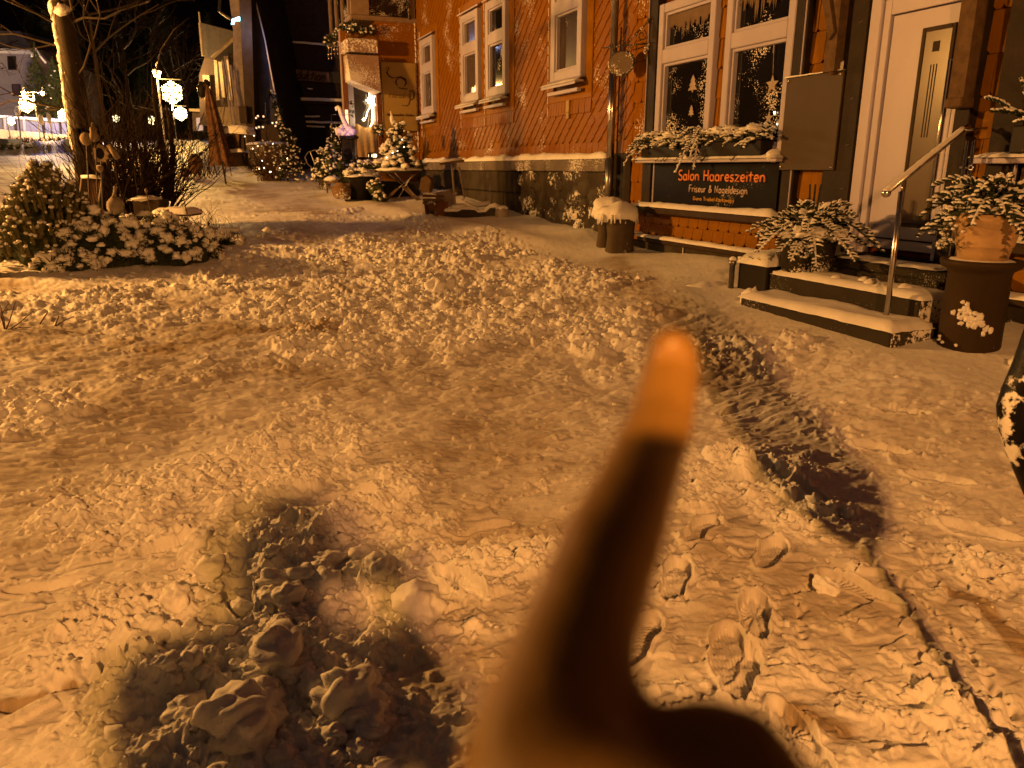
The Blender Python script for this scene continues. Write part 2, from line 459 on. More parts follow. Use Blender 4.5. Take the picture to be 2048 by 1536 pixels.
# ================================================================ SNOW GROUND
rng = np.random.default_rng(7)
pyr = random.Random(11)
def lattice(seed, n=256):
    return np.random.default_rng(seed).random((n, n)).astype(np.float32)
_LT = {}
def vnoise(x, y, seed=0):
    if seed not in _LT: _LT[seed] = lattice(seed)
    T = _LT[seed]; xi = np.floor(x).astype(np.int64); yi = np.floor(y).astype(np.int64)
    fx = x - xi; fy = y - yi; fx = fx * fx * (3 - 2 * fx); fy = fy * fy * (3 - 2 * fy)
    a = T[xi & 255, yi & 255]; b = T[(xi + 1) & 255, yi & 255]; c = T[xi & 255, (yi + 1) & 255]; d = T[(xi + 1) & 255, (yi + 1) & 255]
    return (a * (1 - fx) + b * fx) * (1 - fy) + (c * (1 - fx) + d * fx) * fy - .5
def fbm(x, y, f, octv=4, seed=0, g=.5):
    s = 0; a = 1.
    for k in range(octv):
        s = s + a * vnoise(x * f + 17.3 * k, y * f - 9.1 * k, seed + k); f *= 2.03; a *= g
    return s
def wall_d(x, y): return D0 - (x * cy + y * sy)
def wall_s(x, y): return -x * sy + y * cy
# how churned the snow is (0 smooth, 1 broken into clods)
_CH = [  # photo point, world radii, strength
    (880, 640, 2.3, 2.4, .95), (620, 560, 2.2, 2.2, .8), (1080, 560, 1.6, 2.6, .85), (300, 640, 1.8, 1.7, .75), (900, 520, 2.6, 3.0, .8),
    (560, 1300, .55, 1.0, 1.15), (300, 1000, 1.2, 1.0, .6), (120, 850, 1.2, 1.4, .6), (1100, 700, .8, 1.4, .7), (1750, 850, 1.0, 1.3, .42), (1560, 720, .9, 1.6, .4),
    (700, 420, .35, 1.6, .9), (850, 445, .5, 1.6, .9), (1000, 470, .8, 1.4, .9), (150, 1300, .8, .7, .45), (850, 1150, .8, .6, .6)]
_CW = [(gr(a, b), rx, ry, k) for a, b, rx, ry, k in _CH]
def churn(x, y):
    c = np.full_like(x, .16)
    for p, rx, ry, k in _CW:
        c = np.maximum(c, k * np.exp(-(((x - p.x) / rx) ** 2 + ((y - p.y) / ry) ** 2) * 1.1))
    wd = wall_d(x, y); s_ = wall_s(x, y)
    c = c + .7 * vnoise(x * .9, y * .9, 71) + .55 * vnoise(x * 2.3, y * 2.3, 72) + .3 * vnoise(x * 6, y * 6, 73)
    c = .10 + .98 * sstep(.28, .80, c)
    c = c * sstep(1.0, 1.9, wd + .5 * vnoise(x * .7, y * .7, 33))
    road = sstep(12.2, 13.8, y + .4 * x) * sstep(-.9, -1.5, (x + 1.55) * 0.80 + (y - 15.0) * 0.47)
    c = np.maximum(c * (1 - .80 * road), .26 * road)
    c = c * (1 - .8 * sstep(2.3, 3.1, wall_d(x, y) * 0 + x) * sstep(3.2, 2.6, y))
    return np.clip(c, 0, 1.1)
def stamp_raster(x0, x1, y0, y1, res, nsm, nmd, nlg, seed):
    nx = int((x1 - x0) / res); ny = int((y1 - y0) / res)
    H = np.zeros((ny, nx), np.float32)
    g = np.random.default_rng(seed)
    def spread(n, rmin, rmax, hk, p, cmin):
        xs = g.uniform(x0, x1, n * 3); ys = g.uniform(y0, y1, n * 3)
        c = churn(xs, ys); keep = (c > cmin) & (g.random(n * 3) < np.clip(c, 0, 1) ** 1.4)
        xs = xs[keep][:n]; ys = ys[keep][:n]; c = c[keep][:n]
        for x, y, cc in zip(xs, ys, c):
            r = rmin + (rmax - rmin) * g.random() ** p
            if r < res * 1.5: continue
            el = 1 + 1.0 * g.random(); an = g.uniform(0, math.pi); ra = r * math.sqrt(el); rb = r / math.sqrt(el)
            ix = int((x - x0) / res); iy = int((y - y0) / res); k = int(ra * 1.25 / res) + 1
            a0 = max(0, ix - k); a1 = min(nx, ix + k + 1); b0 = max(0, iy - k); b1 = min(ny, iy + k + 1)
            if a1 <= a0 or b1 <= b0: continue
            X, Y = np.meshgrid((np.arange(a0, a1) + .5) * res + x0 - x, (np.arange(b0, b1) + .5) * res + y0 - y)
            u = (X * math.cos(an) + Y * math.sin(an)) / ra; v = (-X * math.sin(an) + Y * math.cos(an)) / rb
            th = np.arctan2(v, u); ph = g.random(3) * 6.3
            d = np.sqrt(u * u + v * v) / (1 + .16 * np.cos(3 * th + ph[0]) + .10 * np.cos(5 * th + ph[1]))
            h = np.sqrt(np.clip(1 - d ** 2.6, 0, 1)) * r * hk * (.7 + .6 * g.random())
            h = h * (1 + g.uniform(-.6, .6) * u + g.uniform(-.6, .6) * v); h = np.minimum(h, r * hk * g.uniform(.45, 1.1))
            S = H[b0:b1, a0:a1]
            H[b0:b1, a0:a1] = np.where(h > 0, np.maximum(S, h + S * .35), S)
    spread(nlg, .06, .16, .34, 2., .5)
    spread(nmd, .018, .058, .46, 1.8, .25)
    spread(nsm, .007, .022, .60, 1.2, .06)
    gx, gy = np.meshgrid(x0 + np.arange(nx) * res, y0 + np.arange(ny) * res)
    nz = vnoise(gx * 55, gy * 55, 95) + .6 * vnoise(gx * 120, gy * 120, 96) + 1.2 * vnoise(gx * 24, gy * 24, 97)
    H = (H * (1 + .75 * nz) + .0022 * nz).astype(np.float32)
    return (x0, y0, res, H)
RA = stamp_raster(-7.5, 5.2, 3.6, 16.5, .009, 42000, 12000, 700, 3)
RC = stamp_raster(-9., 1.5, 16.0, 27., .024, 9000, 4000, 300, 13)
RB = stamp_raster(-2.6, 2.9, .9, 4.7, .0042, 12000, 1500, 110, 5)

# footprints, cracks, drag marks on the near raster
def near_detail():
    x0, y0, res, H = RB; ny, nx = H.shape
    g = random.Random(5)
    def sub(cx, cy_, k):
        ix = int((cx - x0) / res); iy = int((cy_ - y0) / res); q = int(k / res)
        a0 = max(0, ix - q); a1 = min(nx, ix + q); b0 = max(0, iy - q); b1 = min(ny, iy + q)
        if a1 <= a0 + 2 or b1 <= b0 + 2: return None
        X, Y = np.meshgrid((np.arange(a0, a1) + .5) * res + x0 - cx, (np.arange(b0, b1) + .5) * res + y0 - cy_)
        return (slice(b0, b1), slice(a0, a1)), X, Y
    def foot(px_, py_, an, tread=0, L=.145, W=.052, dep=.030):
        p = gr(px_, py_); r = sub(p.x, p.y, .2)
        if r is None: return
        sl, X, Y = r; u = X * math.cos(an) + Y * math.sin(an); v = -X * math.sin(an) + Y * math.cos(an)
        wv = W * (1 - .22 * np.exp(-((u + .02) / .035) ** 2)) * (1 + .12 * u / L)
        d = np.sqrt((u / L) ** 2 + (v / wv) ** 2)
        m = sstep(1.08, .94, d)
        if tread == 0: t = .0042 * (np.sin(u * 430) * np.sin((v + u * .5) * 430))
        elif tread == 1:
            th = np.arctan2(v, u - .05); t = .0055 * np.sign(np.sin(th * 13)) * sstep(.0, .02, np.hypot(u - .05, v))
        else: t = .005 * np.sign(np.sin(u * 330 + 3 * np.abs(v) * 60))
        rim = .011 * np.exp(-((d - 1.15) / .10) ** 2)
        H[sl] = H[sl] * (1 - m) + m * (-dep + t + .15 * H[sl]) + rim
    def crack(pts, dep=.03, wid=.012, lip=.014):
        P = [gr(*q) for q in pts]
        for a, b in zip(P[:-1], P[1:]):
            n = max(2, int((b - a).length / .02))
            for i in range(n):
                q = a.lerp(b, i / n); jx = g.gauss(0, .008); jy = g.gauss(0, .008)
                r = sub(q.x + jx, q.y + jy, .06)
                if r is None: continue
                sl, X, Y = r; d = np.hypot(X, Y); k = .6 + .8 * g.random()
                H[sl] = np.minimum(H[sl], H[sl] + lip * .0 - dep * k * np.exp(-(d / (wid * k)) ** 2))
        return P
    crack([(0, 1430), (110, 1405), (190, 1380), (270, 1345), (330, 1330)], .05, .014)
    crack([(1580, 1185), (1640, 1168), (1700, 1148), (1745, 1140)], .05, .010)
    crack([(1580, 1185), (1600, 1230), (1610, 1310)], .035, .008)
    crack([(1745, 1140), (1800, 1165), (1880, 1230), (1960, 1330), (2048, 1440)], .035, .010)
    crack([(1840, 1130), (1900, 1115), (1990, 1105)], .03, .008)
    crack([(560, 1215), (600, 1240), (640, 1260)], .03, .008)
    crack([(380, 1150), (395, 1200), (370, 1240)], .03, .008)
    crack([(930, 1020), (1060, 985), (1140, 960)], .03, .010)
    for _ in range(44):
        a = (g.uniform(0, 2040), g.uniform(900, 1500)); dx = g.uniform(20, 90); dy = g.uniform(-25, 25)
        crack([a, (a[0] + dx * .5, a[1] + dy * .5 + g.uniform(-6, 6)), (a[0] + dx, a[1] + dy)], g.uniform(.012, .028), g.uniform(.005, .009))
    # flat trodden plates: slabs of pressed snow pushed up at one edge
    for _ in range(120):
        px_, py_ = g.uniform(0, 2048), g.uniform(800, 1530)
        p = gr(px_, py_); r = sub(p.x, p.y, .17)
        if r is None: continue
        sl, X, Y = r; an = g.gauss(0.3, .5); u = X * math.cos(an) + Y * math.sin(an); v = -X * math.sin(an) + Y * math.cos(an)
        L = g.uniform(.06, .14); W = L * g.uniform(.25, .5); d = np.maximum(np.abs(u) / L, np.abs(v) / W) + .15 * vnoise(X * 60 + px_, Y * 60, 9)
        m = sstep(1.05, .9, d); H[sl] += m * (g.uniform(.004, .014) + g.uniform(0, .16) * (v + W) * .6)
    for a in [(1540, 1120, 1.0, 0), (1510, 1250, 1.3, 1), (1480, 1370, 1.1, 0), (1600, 1500, 1.7, 1), (1760, 900, 2.4, 0), (1880, 960, 2.6, 0), (1480, 820, .6, 0),
              (480, 1220, 2.0, 0), (330, 1210, .6, 2), (360, 1110, .5, 2), (920, 1180, 2.2, 1), (560, 1075, 1.4, 0), (1350, 1180, 1.2, 0), (1400, 1080, .9, 0),
              (1540, 960, 1.9, 1), (1640, 1010, 2.2, 2), (1450, 1320, 1.2, 0), (700, 1000, .4, 0), (420, 930, .4, 0), (960, 1060, .5, 0), (1720, 1180, 2.3, 2),
              (1960, 1060, 2.6, 0), (1800, 830, 2.5, 1), (300, 1330, .5, 2), (100, 1180, .2, 0), (1280, 1300, 1.1, 2), (1200, 1020, .2, 2)]:
        foot(*a)
near_detail()
def sample(Rr, x, y):
    x0, y0, res, H = Rr; ny, nx = H.shape
    fx = (x - x0) / res - .5; fy = (y - y0) / res - .5
    ok = (fx > 1) & (fx < nx - 3) & (fy > 1) & (fy < ny - 3)
    fx = np.clip(fx, 0, nx - 2); fy = np.clip(fy, 0, ny - 2)
    ix = fx.astype(int); iy = fy.astype(int); ax = fx - ix; ay = fy - iy
    v = (H[iy, ix] * (1 - ax) + H[iy, ix + 1] * ax) * (1 - ay) + (H[iy + 1, ix] * (1 - ax) + H[iy + 1, ix + 1] * ax) * ay
    edge = np.clip(np.minimum.reduce([fx, nx - 2 - fx, fy, ny - 2 - fy]) * res / .35, 0, 1)
    return np.where(ok, v, 0) * edge, edge * ok
def detail_h(x, y):
    c = churn(x, y)
    a, ea = sample(RA, x, y); b, eb = sample(RB, x, y)
    h = np.where(eb > 0, b + a * (1 - eb), a)
    c3, _e = sample(RC, x, y); h = h + c3
    wd = wall_d(x, y)
    # scraped streaks, low undulation
    ang = .25; u = x * math.cos(ang) + y * math.sin(ang); v = -x * math.sin(ang) + y * math.cos(ang)
    tramp = sstep(1.2, 2.0, wd) * sstep(-9, -7, x) * sstep(17, 12, y)
    st = np.abs(fbm(u * .33, v, 9., 4, 21, .55)); st2 = fbm(u * .5, v, 22., 3, 25, .55)
    h = h + tramp * ((.045 * st + .020 * st2) * (1.0 - .3 * c)) * (.45 + .55 * sstep(3.2, 5.5, y))
    h = h + tramp * .045 * fbm(x, y, 1.6, 3, 31)
    h = h + .012 * fbm(x, y, 6., 4, 41) * (.5 + c)
    # bulldozed lumps in the churn
    rid = 1 - np.abs(fbm(x, y, 5.0, 4, 51, .6)) * 2.6
    h = h + np.clip(c, 0, 1) * .024 * rid * sstep(.25, .8, c)
    h = h + .07 * fbm(x, y, .5, 2, 61) * sstep(30, 18, y) * sstep(.6, 1.6, wd)
    # small drifts by the walls
    h = h + .05 * (1 - sstep(.0, 1.3, wd)) * (1 + vnoise(x * 1.6, y * 1.6, 62) * 1.5)
    return h
# polar sheet: fine rings near the photographer, coarser with distance
rr = [.12]
while rr[-1] < 230:
    r = rr[-1]
    if r < 1.0: d = .05
    elif r < 17: d = max(.0042, r * r / 1900.)
    elif r < 40: d = .16 * (r / 17)
    else: d = r * .03
    rr.append(r + d)
rr = np.array(rr)
azf = np.linspace(-R(40), R(40), 1150)
azc = np.linspace(R(40), R(320), 110)[1:-1]
az = np.concatenate([azf, azc])
na, nr = len(az), len(rr)
A, RR = np.meshgrid(az, rr)
X = RR * np.sin(A); Y = RR * np.cos(A)
Z = base_h(X, Y) + detail_h(X, Y) * np.clip((40 - RR) / 20, 0, 1)
# ploughed heaps by the far roadside
for (px_, py_, Yd, rad, hh) in ((430, 335, 26.5, 1.7, .75), (400, 322, 29, 1.6, .6), (380, 300, 34, 2.2, .8), (330, 300, 36, 2., .6), (115, 300, 46, 3.2, .7)):
    p = far(px_, py_, Yd)
    Z = Z + hh * np.exp(-(((X - p.x) / rad) ** 2 + ((Y - p.y) / (rad * .8)) ** 2)) * (1 + .35 * fbm(X, Y, 1.5, 4, 90))
pack = (1 - churn(X, Y)) * sstep(1.0, 2.0, wall_d(X, Y)) * sstep(60, 20, Y) * .75
pack = pack * np.clip(.65 + 2.2 * fbm(X, Y, .8, 4, 81), .12, 1.2)
pack = np.where(Y < 6, pack * .8, pack) * (1 - .15 * sstep(12, 15, Y))
_road = sstep(12.0, 14.0, Y + .4 * X) * sstep(-.7, -1.4, (X + 1.55) * 0.80 + (Y - 15.0) * 0.47) * sstep(70, 35, Y)
pack = np.maximum(pack, _road * np.clip(.62 + 1.4 * fbm(X, Y, 1.3, 4, 84), .25, 1))
# darker wheel lane running past the steps, and the bare streak on the left
def lane(pts, wdt, k):
    global pack
    P = [gr(*q) for q in pts]
    d = np.full(X.shape, 1e9)
    for a, b in zip(P[:-1], P[1:]):
        ab = b - a; L2 = ab.x ** 2 + ab.y ** 2
        t = np.clip(((X - a.x) * ab.x + (Y - a.y) * ab.y) / L2, 0, 1)
        d = np.minimum(d, np.hypot(X - a.x - t * ab.x, Y - a.y - t * ab.y))
    wv = wdt * (1 + .8 * fbm(X, Y, 2., 3, 83))
    pack = np.maximum(pack, k * np.clip(1.3 - d / np.maximum(wv, .02), 0, 1))
pack = pack * (1 - .55 * sstep(1.2, 2.0, X) * sstep(9, 7, Y))
lane([(1230, 520), (1290, 590), (1370, 660), (1430, 760)], .30, .75)
lane([(330, 705), (480, 672), (640, 668)], .28, 1.2)
lane([(560, 740), (700, 780)], .25, .8)
lane([(2048, 1290), (1960, 1190), (1900, 1180)], .05, 1.6)
lane([(1600, 1440), (1680, 1475)], .05, 1.5)
lane([(0, 1425), (150, 1395)], .02, 1.8)
me = bpy.data.meshes.new('snow_ground')
V_ = np.stack([X, Y, Z], -1).reshape(-1, 3).astype(np.float32)
V_ = np.concatenate([V_, [[0, 0, Z[0].mean()]]]).astype(np.float32)
ii = np.arange(nr - 1)[:, None] * na + np.arange(na)[None, :]
jj = np.arange(nr - 1)[:, None] * na + (np.arange(na)[None, :] + 1) % na
quads = np.stack([ii, jj, jj + na, ii + na], -1).reshape(-1, 4)[:, ::-1]
me.vertices.add(len(V_)); me.vertices.foreach_set('co', V_.ravel())
nq = len(quads); ntr = na
me.loops.add(nq * 4 + ntr * 3)
tri = np.stack([np.full(na, len(V_) - 1), (np.arange(na) + 1) % na, np.arange(na)], -1)
me.loops.foreach_set('vertex_index', np.concatenate([quads.ravel(), tri.ravel()]).astype(np.int32))
me.polygons.add(nq + ntr)
me.polygons.foreach_set('loop_start', np.concatenate([np.arange(nq) * 4, nq * 4 + np.arange(ntr) * 3]).astype(np.int32))
me.polygons.foreach_set('use_smooth', np.ones(nq + ntr, bool))
me.update(calc_edges=True)
at = me.attributes.new('pack', 'FLOAT', 'POINT')
at.data.foreach_set('value', np.append(pack.ravel(), 0).astype(np.float32))
me.materials.append(M_snowground)
g_ob = bpy.data.objects.new('snow_ground', me); COL.objects.link(g_ob); struct(g_ob)
print('ground', len(V_))
def surf(x, y):
    a = np.array([float(x)]); b = np.array([float(y)])
    return float(base_h(a, b)[0] + detail_h(a, b)[0])

# loose clods lying on the churned snow (nobody could count them)
mb = MB(); n = 0
ico = None
_x = rng.uniform(-6, 3.3, 16000); _y = np.where(rng.random(16000) < .75, rng.uniform(1.3, 14.5, 16000), rng.uniform(1.3, 5, 16000))
_c = churn(_x, _y); _k = (np.abs(_x / _y) < .75) & (rng.random(16000) < np.maximum(.05, _c) ** 1.7)
_x, _y, _c = _x[_k], _y[_k], _c[_k]; _z = base_h(_x, _y) + detail_h(_x, _y)
for x, y, c, z in zip(_x, _y, _c, _z):
    r = .006 + .034 * pyr.random() ** 3.2 * (1.2 if c > .7 else .5)
    r *= 1.15 if y > 7 else (.6 if y < 4.2 else 1)
    mb.blob((x, y, z + r * .2), r * pyr.uniform(.8, 1.5), r, r * pyr.uniform(.45, .95), 9, 6, .8, 1.7, pyr.uniform(0, 90), rot=pyr.uniform(0, 3))
    n += 1
# the big broken lumps in the foreground shadow
for k in range(150):
    px_, py_ = pyr.gauss(570, 140), pyr.uniform(1100, 1536)
    if px_ > 960: continue
    p = gr(px_, py_); r = .014 + .042 * pyr.random() ** 2.4
    mb.blob((p.x, p.y, surf(p.x, p.y) + r * .12), r * 1.2, r, r * .8, 22, 15, .5, 1.8, pyr.uniform(0, 90), rot=pyr.uniform(0, 3))
for a in ((880, 585, .17), (975, 548, .09), (1280, 440 + 120, .06), (640, 645, .08), (1050, 640, .09), (745, 620, .09), (900, 1150 - 420, .06), (1650, 1180, .05), (1910, 660, .07), (1940, 680, .05), (1955, 700, .06), (2040, 740, .08), (1880, 655, .05), (300, 1300, .07), (360, 1240, .06), (840, 1240, .10), (700, 1420, .10), (560, 1340, .09), (480, 1480, .10), (560, 1080, .06), (760, 1180, .06)):
    p = gr(a[0], a[1])
    mb.blob((p.x, p.y, surf(p.x, p.y) + a[2] * .2), a[2], a[2] * .8, a[2] * .7, 26, 18, .5, 1.9, a[0], rot=a[1])
o = mb.build('snow_clods', M_snow, None, True); struct(o, 'stuff')
print('clods', n)
# ================================================================ lettering: round-ended strokes
def arc(cx, cy_, rx, ry, a0, a1, n=10):
    return [(cx + rx * math.cos(R(a0 + (a1 - a0) * i / n)), cy_ + ry * math.sin(R(a0 + (a1 - a0) * i / n))) for i in range(n + 1)]
G = {
 'S': (.46, [arc(.24, .54, .17, .17, 40, 250, 8) + arc(.22, .17, .18, .18, 80, -150, 9)]),
 'H': (.52, [[(.06, .72), (.06, 0)], [(.42, .74), (.44, 0)], [(.06, .36), (.43, .38)]]),
 'F': (.46, [[(.08, .72), (.06, 0)], [(.08, .72), (.42, .73)], [(.07, .38), (.34, .39)]]),
 'N': (.56, [[(.06, 0), (.07, .70), (.42, .04), (.46, .74)]]),
 'D': (.54, [[(.08, .70), (.08, .02)] + arc(.10, .36, .38, .34, -90, 90, 10)]),
 'T': (.50, [[(.02, .70), (.48, .72)], [(.25, .71), (.24, 0)]]),
 'K': (.48, [[(.07, .73), (.06, 0)], [(.40, .66), (.09, .32), (.43, 0)]]),
 'O': (.60, [arc(.29, .35, .24, .35, 90, 450, 16)]),
 'Ö': (.60, [arc(.29, .31, .24, .31, 90, 450, 16), [(.20, .74), (.20, .76)], [(.38, .74), (.38, .76)]]),
 'C': (.50, [arc(.29, .35, .24, .35, 50, 310, 12)]),
 'M': (.64, [[(.05, 0), (.10, .70), (.30, .2), (.50, .70), (.58, 0)]]),
 'P': (.48, [[(.08, .72), (.07, 0)], arc(.10, .52, .30, .20, 90, -90, 8)]),
 'a': (.44, [arc(.20, .21, .16, .21, 60, 420, 14), [(.36, .42), (.36, .08), (.40, 0)]]),
 'b': (.44, [[(.07, .74), (.06, 0)], arc(.22, .21, .16, .21, 160, -180, 12)]),
 'c': (.38, [arc(.21, .21, .16, .21, 45, 315, 10)]),
 'd': (.44, [arc(.20, .21, .16, .21, 20, 380, 14), [(.37, .74), (.37, 0)]]),
 'e': (.42, [[(.06, .20), (.36, .24)] + arc(.21, .22, .16, .21, 10, 320, 13)]),
 'f': (.34, [arc(.24, .60, .11, .13, 60, 180, 6) + [(.13, 0)], [(.02, .38), (.28, .40)]]),
 'g': (.44, [arc(.20, .22, .16, .20, 60, 420, 14), [(.36, .42), (.36, -.10)] + arc(.20, -.10, .16, .14, 0, -150, 6)]),
 'h': (.44, [[(.07, .74), (.06, 0)], [(.07, .24)] + arc(.21, .26, .14, .16, 150, 0, 6) + [(.36, 0)]]),
 'i': (.17, [[(.08, .42), (.08, 0)], [(.08, .60), (.085, .62)]]),
 'k': (.40, [[(.07, .74), (.06, 0)], [(.32, .42), (.08, .20), (.35, 0)]]),
 'l': (.17, [[(.08, .74), (.08, 0)]]),
 'm': (.60, [[(.06, .42), (.06, 0)], [(.06, .24)] + arc(.18, .26, .11, .16, 150, 0, 6) + [(.29, .02)], [(.29, .24)] + arc(.41, .26, .11, .16, 150, 0, 6) + [(.53, 0)]]),
 'n': (.44, [[(.06, .42), (.06, 0)], [(.07, .24)] + arc(.21, .26, .14, .16, 150, 0, 6) + [(.36, 0)]]),
 'o': (.42, [arc(.20, .21, .16, .21, 90, 450, 14)]),
 'r': (.33, [[(.06, .42), (.06, 0)], [(.07, .24)] + arc(.19, .26, .12, .15, 150, 50, 5)]),
 's': (.36, [arc(.17, .31, .12, .11, 40, 250, 7) + arc(.16, .10, .13, .11, 70, -150, 8)]),
 't': (.36, [[(.17, .64), (.16, 0)], [(.01, .42), (.33, .44)]]),
 'u': (.44, [[(.06, .42)] + arc(.20, .16, .14, .16, 180, 330, 6) + [(.35, .16)], [(.36, .42), (.37, 0)]]),
 'ü': (.44, [[(.06, .42)] + arc(.20, .16, .14, .16, 180, 330, 6) + [(.35, .16)], [(.36, .42), (.37, 0)], [(.14, .58), (.14, .60)], [(.29, .58), (.29, .60)]]),
 'v': (.38, [[(.04, .42), (.18, 0), (.33, .42)]]),
 'w': (.54, [[(.03, .42), (.14, .02), (.26, .36), (.37, .02), (.49, .42)]]),
 'y': (.40, [[(.05, .42), (.19, .10)], [(.36, .42), (.08, -.26)]]),
 'z': (.40, [[(.05, .42), (.34, .42), (.04, .01), (.36, .01)]]),
 '&': (.56, [[(.50, .06), (.18, .52)] + arc(.26, .62, .09, .09, 200, 20, 6) + [(.10, .22)] + arc(.22, .14, .14, .14, 150, 300, 6) + [(.48, .36)]]),
 '-': (.32, [[(.05, .24), (.25, .25)]]), '.': (.16, [[(.06, .01), (.07, .02)]]), ' ': (.30, []),
}
def text(mb, s, P, size, th, sx=1., slant=0.):
    """P(x, y) -> Vector on the board; x runs with the reading direction."""
    x = 0
    for ch in s:
        adv, st = G[ch]
        for pl in st:
            pts = [P((x + a + slant * b) * size * sx, b * size) for a, b in pl]
            mb.tube(pts, th, 6, True)
        x += adv + .04
    return x * size * sx
def tlen(s, size, sx=1.): return sum(G[c][0] + .04 for c in s) * size * sx

# ================================================================ SALON HOUSE
SG0 = .25
house = thing('salon_house', 'orange half-timbered hairdresser house with white door, dark beams and two shop windows', 'house', F(6.5, 0, SG0))
mb = MB(); mb.fbox(-1.5, 10.03, -5, -.06, -.5, 7.5); mb.build('wall', M_orange_back, house)
# plinth: pieces left of the steps and right of them
mb = MB(); mb.fbox(5.95, 10.0, -.06, .05, -.3, .50); mb.fbox(-1.5, 4.38, -.06, .05, -.5, .46); mb.fbox(4.38, 5.95, -.06, .0, -.3, .66)
mb.build('plinth', M_stone_clean, house)
mb = MB(); mb.fbox(5.95, 9.62, -.06, .085, .50, .565, .012); mb.fbox(-1.5, 4.38, -.06, .085, .46, .52, .012); mb.build('plinth_ledge', M_darkbrown, house)
mb = MB(); snow_slab(mb, F(9.6, .0, .565), -DV, -NV, 3.6, .10, .05, 3.); snow_slab(mb, F(4.36, .0, .52), -DV, -NV, 4.5, .10, .05, 5.)
mb.build('ledge_snow', M_snow, house, True)
def tiles(name, parent, s0, s1, z0, z1, tw, thh, w0=-.05, seed=0, mat=None, clip=.03):
    """Cut-corner wall tiles, each its own slightly tilted slab with a gap around it."""
    mb = MB(); g = random.Random(seed); row = 0; z = z1
    while z > z0 + .02:
        zb = z - thh; off = (row % 2) * tw * .5; s = s0 - tw + off
        while s < s1:
            a, b = max(s0, s + .004), min(s1, s + tw - .004)
            if b - a > .03:
                zz0 = max(z0, zb + .003); t = z; j = g.gauss(0, .0022); jt = g.gauss(0, .0015)
                wb = w0 + .026 + j; wt = w0 + .010 + jt; c = min(clip, (b - a) * .3)
                pts = [F(a, wt, t), F(b, wt + g.gauss(0, .001), t), F(b, wb, zz0 + c), F(b - c, wb, zz0), F(a + c, wb, zz0), F(a, wb, zz0 + c)]
                mb.prism(pts[::-1], NV * .012)
            s += tw
        z -= thh; row += 1
    return mb.build(name, mat or M_orange_clean, parent)
tiles('tile_panel', house, 6.20, 6.62, .60, 1.475, .235, .30, seed=1)
tiles('tile_panel', house, 6.20, 6.62, 2.36, 4.6, .235, .30, seed=2)
tiles('tile_panel', house, 6.66, 9.60, .60, .93, .21, .185, seed=3)
tiles('tile_panel', house, 4.46, 4.66, .56, 4.6, .235, .32, seed=4)
tiles('tile_panel', house, .5, 4.33, .56, .92, .235, .185, seed=5)
tiles('tile_panel', house, 7.94, 8.15, 1.9, 4.6, .26, .33, w0=-.045, seed=6)
tiles('tile_panel', house, 9.62, 10.03, .25, 4.8, .21, .27, w0=-.05, seed=8, mat=M_orange)
# dark timbers
def beam(a0, a1, w0, w1, z0, z1, mat=None, name='beam'):
    mb = MB(); mb.fbox(a0, a1, w0, w1, z0, z1, .006); return mb.build(name, mat or M_dark, house)
beam(9.40, 9.62, -.06, .045, 1.0, 4.8)
beam(6.62, 6.80, -.06, .045, .98, 4.8)
beam(5.83, 6.20, -.06, .06, .52, 4.8)
beam(4.66, 4.80, -.06, .06, .52, 4.8)
beam(4.20, 4.46, -.06, .05, .52, 4.8)
for s_, w_, z0_, z1_, r_ in ((6.645, .052, 1.02, 4.6, .008), (9.60, .052, 1.6, 4.6, .006), (9.33, .035, 1.02, 1.56, .012), (4.20, .055, 1.0, 1.52, .012)):
    mb = MB(); mb.tube([F(s_, w_, z0_), F(s_, w_, z1_)], r_); mb.build('edge_strip', M_white, house)
# board carrying the sign and its ledge
beam(6.80, 9.40, -.06, .02, 1.0, 1.6, M_black, 'apron_board')
mb = MB(); mb.fbox(6.78, 9.68, -.06, .14, .90, .985, .01); mb.build('sign_ledge', M_darkbrown, house)
mb = MB(); snow_slab(mb, F(9.68, .0, .985), -DV, -NV, 2.88, .15, .065, 11.); mb.build('ledge_snow', M_snow, house, True)
mb = MB(); snow_slab(mb, F(10.03, .02, .60), -DV, -NV, .42, .07, .04, 12.); mb.build('ledge_snow', M_snow, house, True)
# white sill under the flower boxes with its snow
mb = MB(); mb.fbox(6.76, 9.62, -.05, .17, 1.56, 1.60, .006); mb.build('window_sill', M_white, house)
mb = MB(); snow_slab(mb, F(9.62, .0, 1.6), -DV, -NV, 1.30, .19, .05, 14.); snow_slab(mb, F(8.22, .0, 1.6), -DV, -NV, 1.46, .19, .045, 15.)
mb.blob(F(8.36, .12, 1.62), .10, .06, .05, 14, 8, .4, 2., 3.); mb.blob(F(6.85, .12, 1.62), .08, .05, .06, 14, 8, .4, 2., 5.)
mb.build('sill_snow', M_snow, house, True)

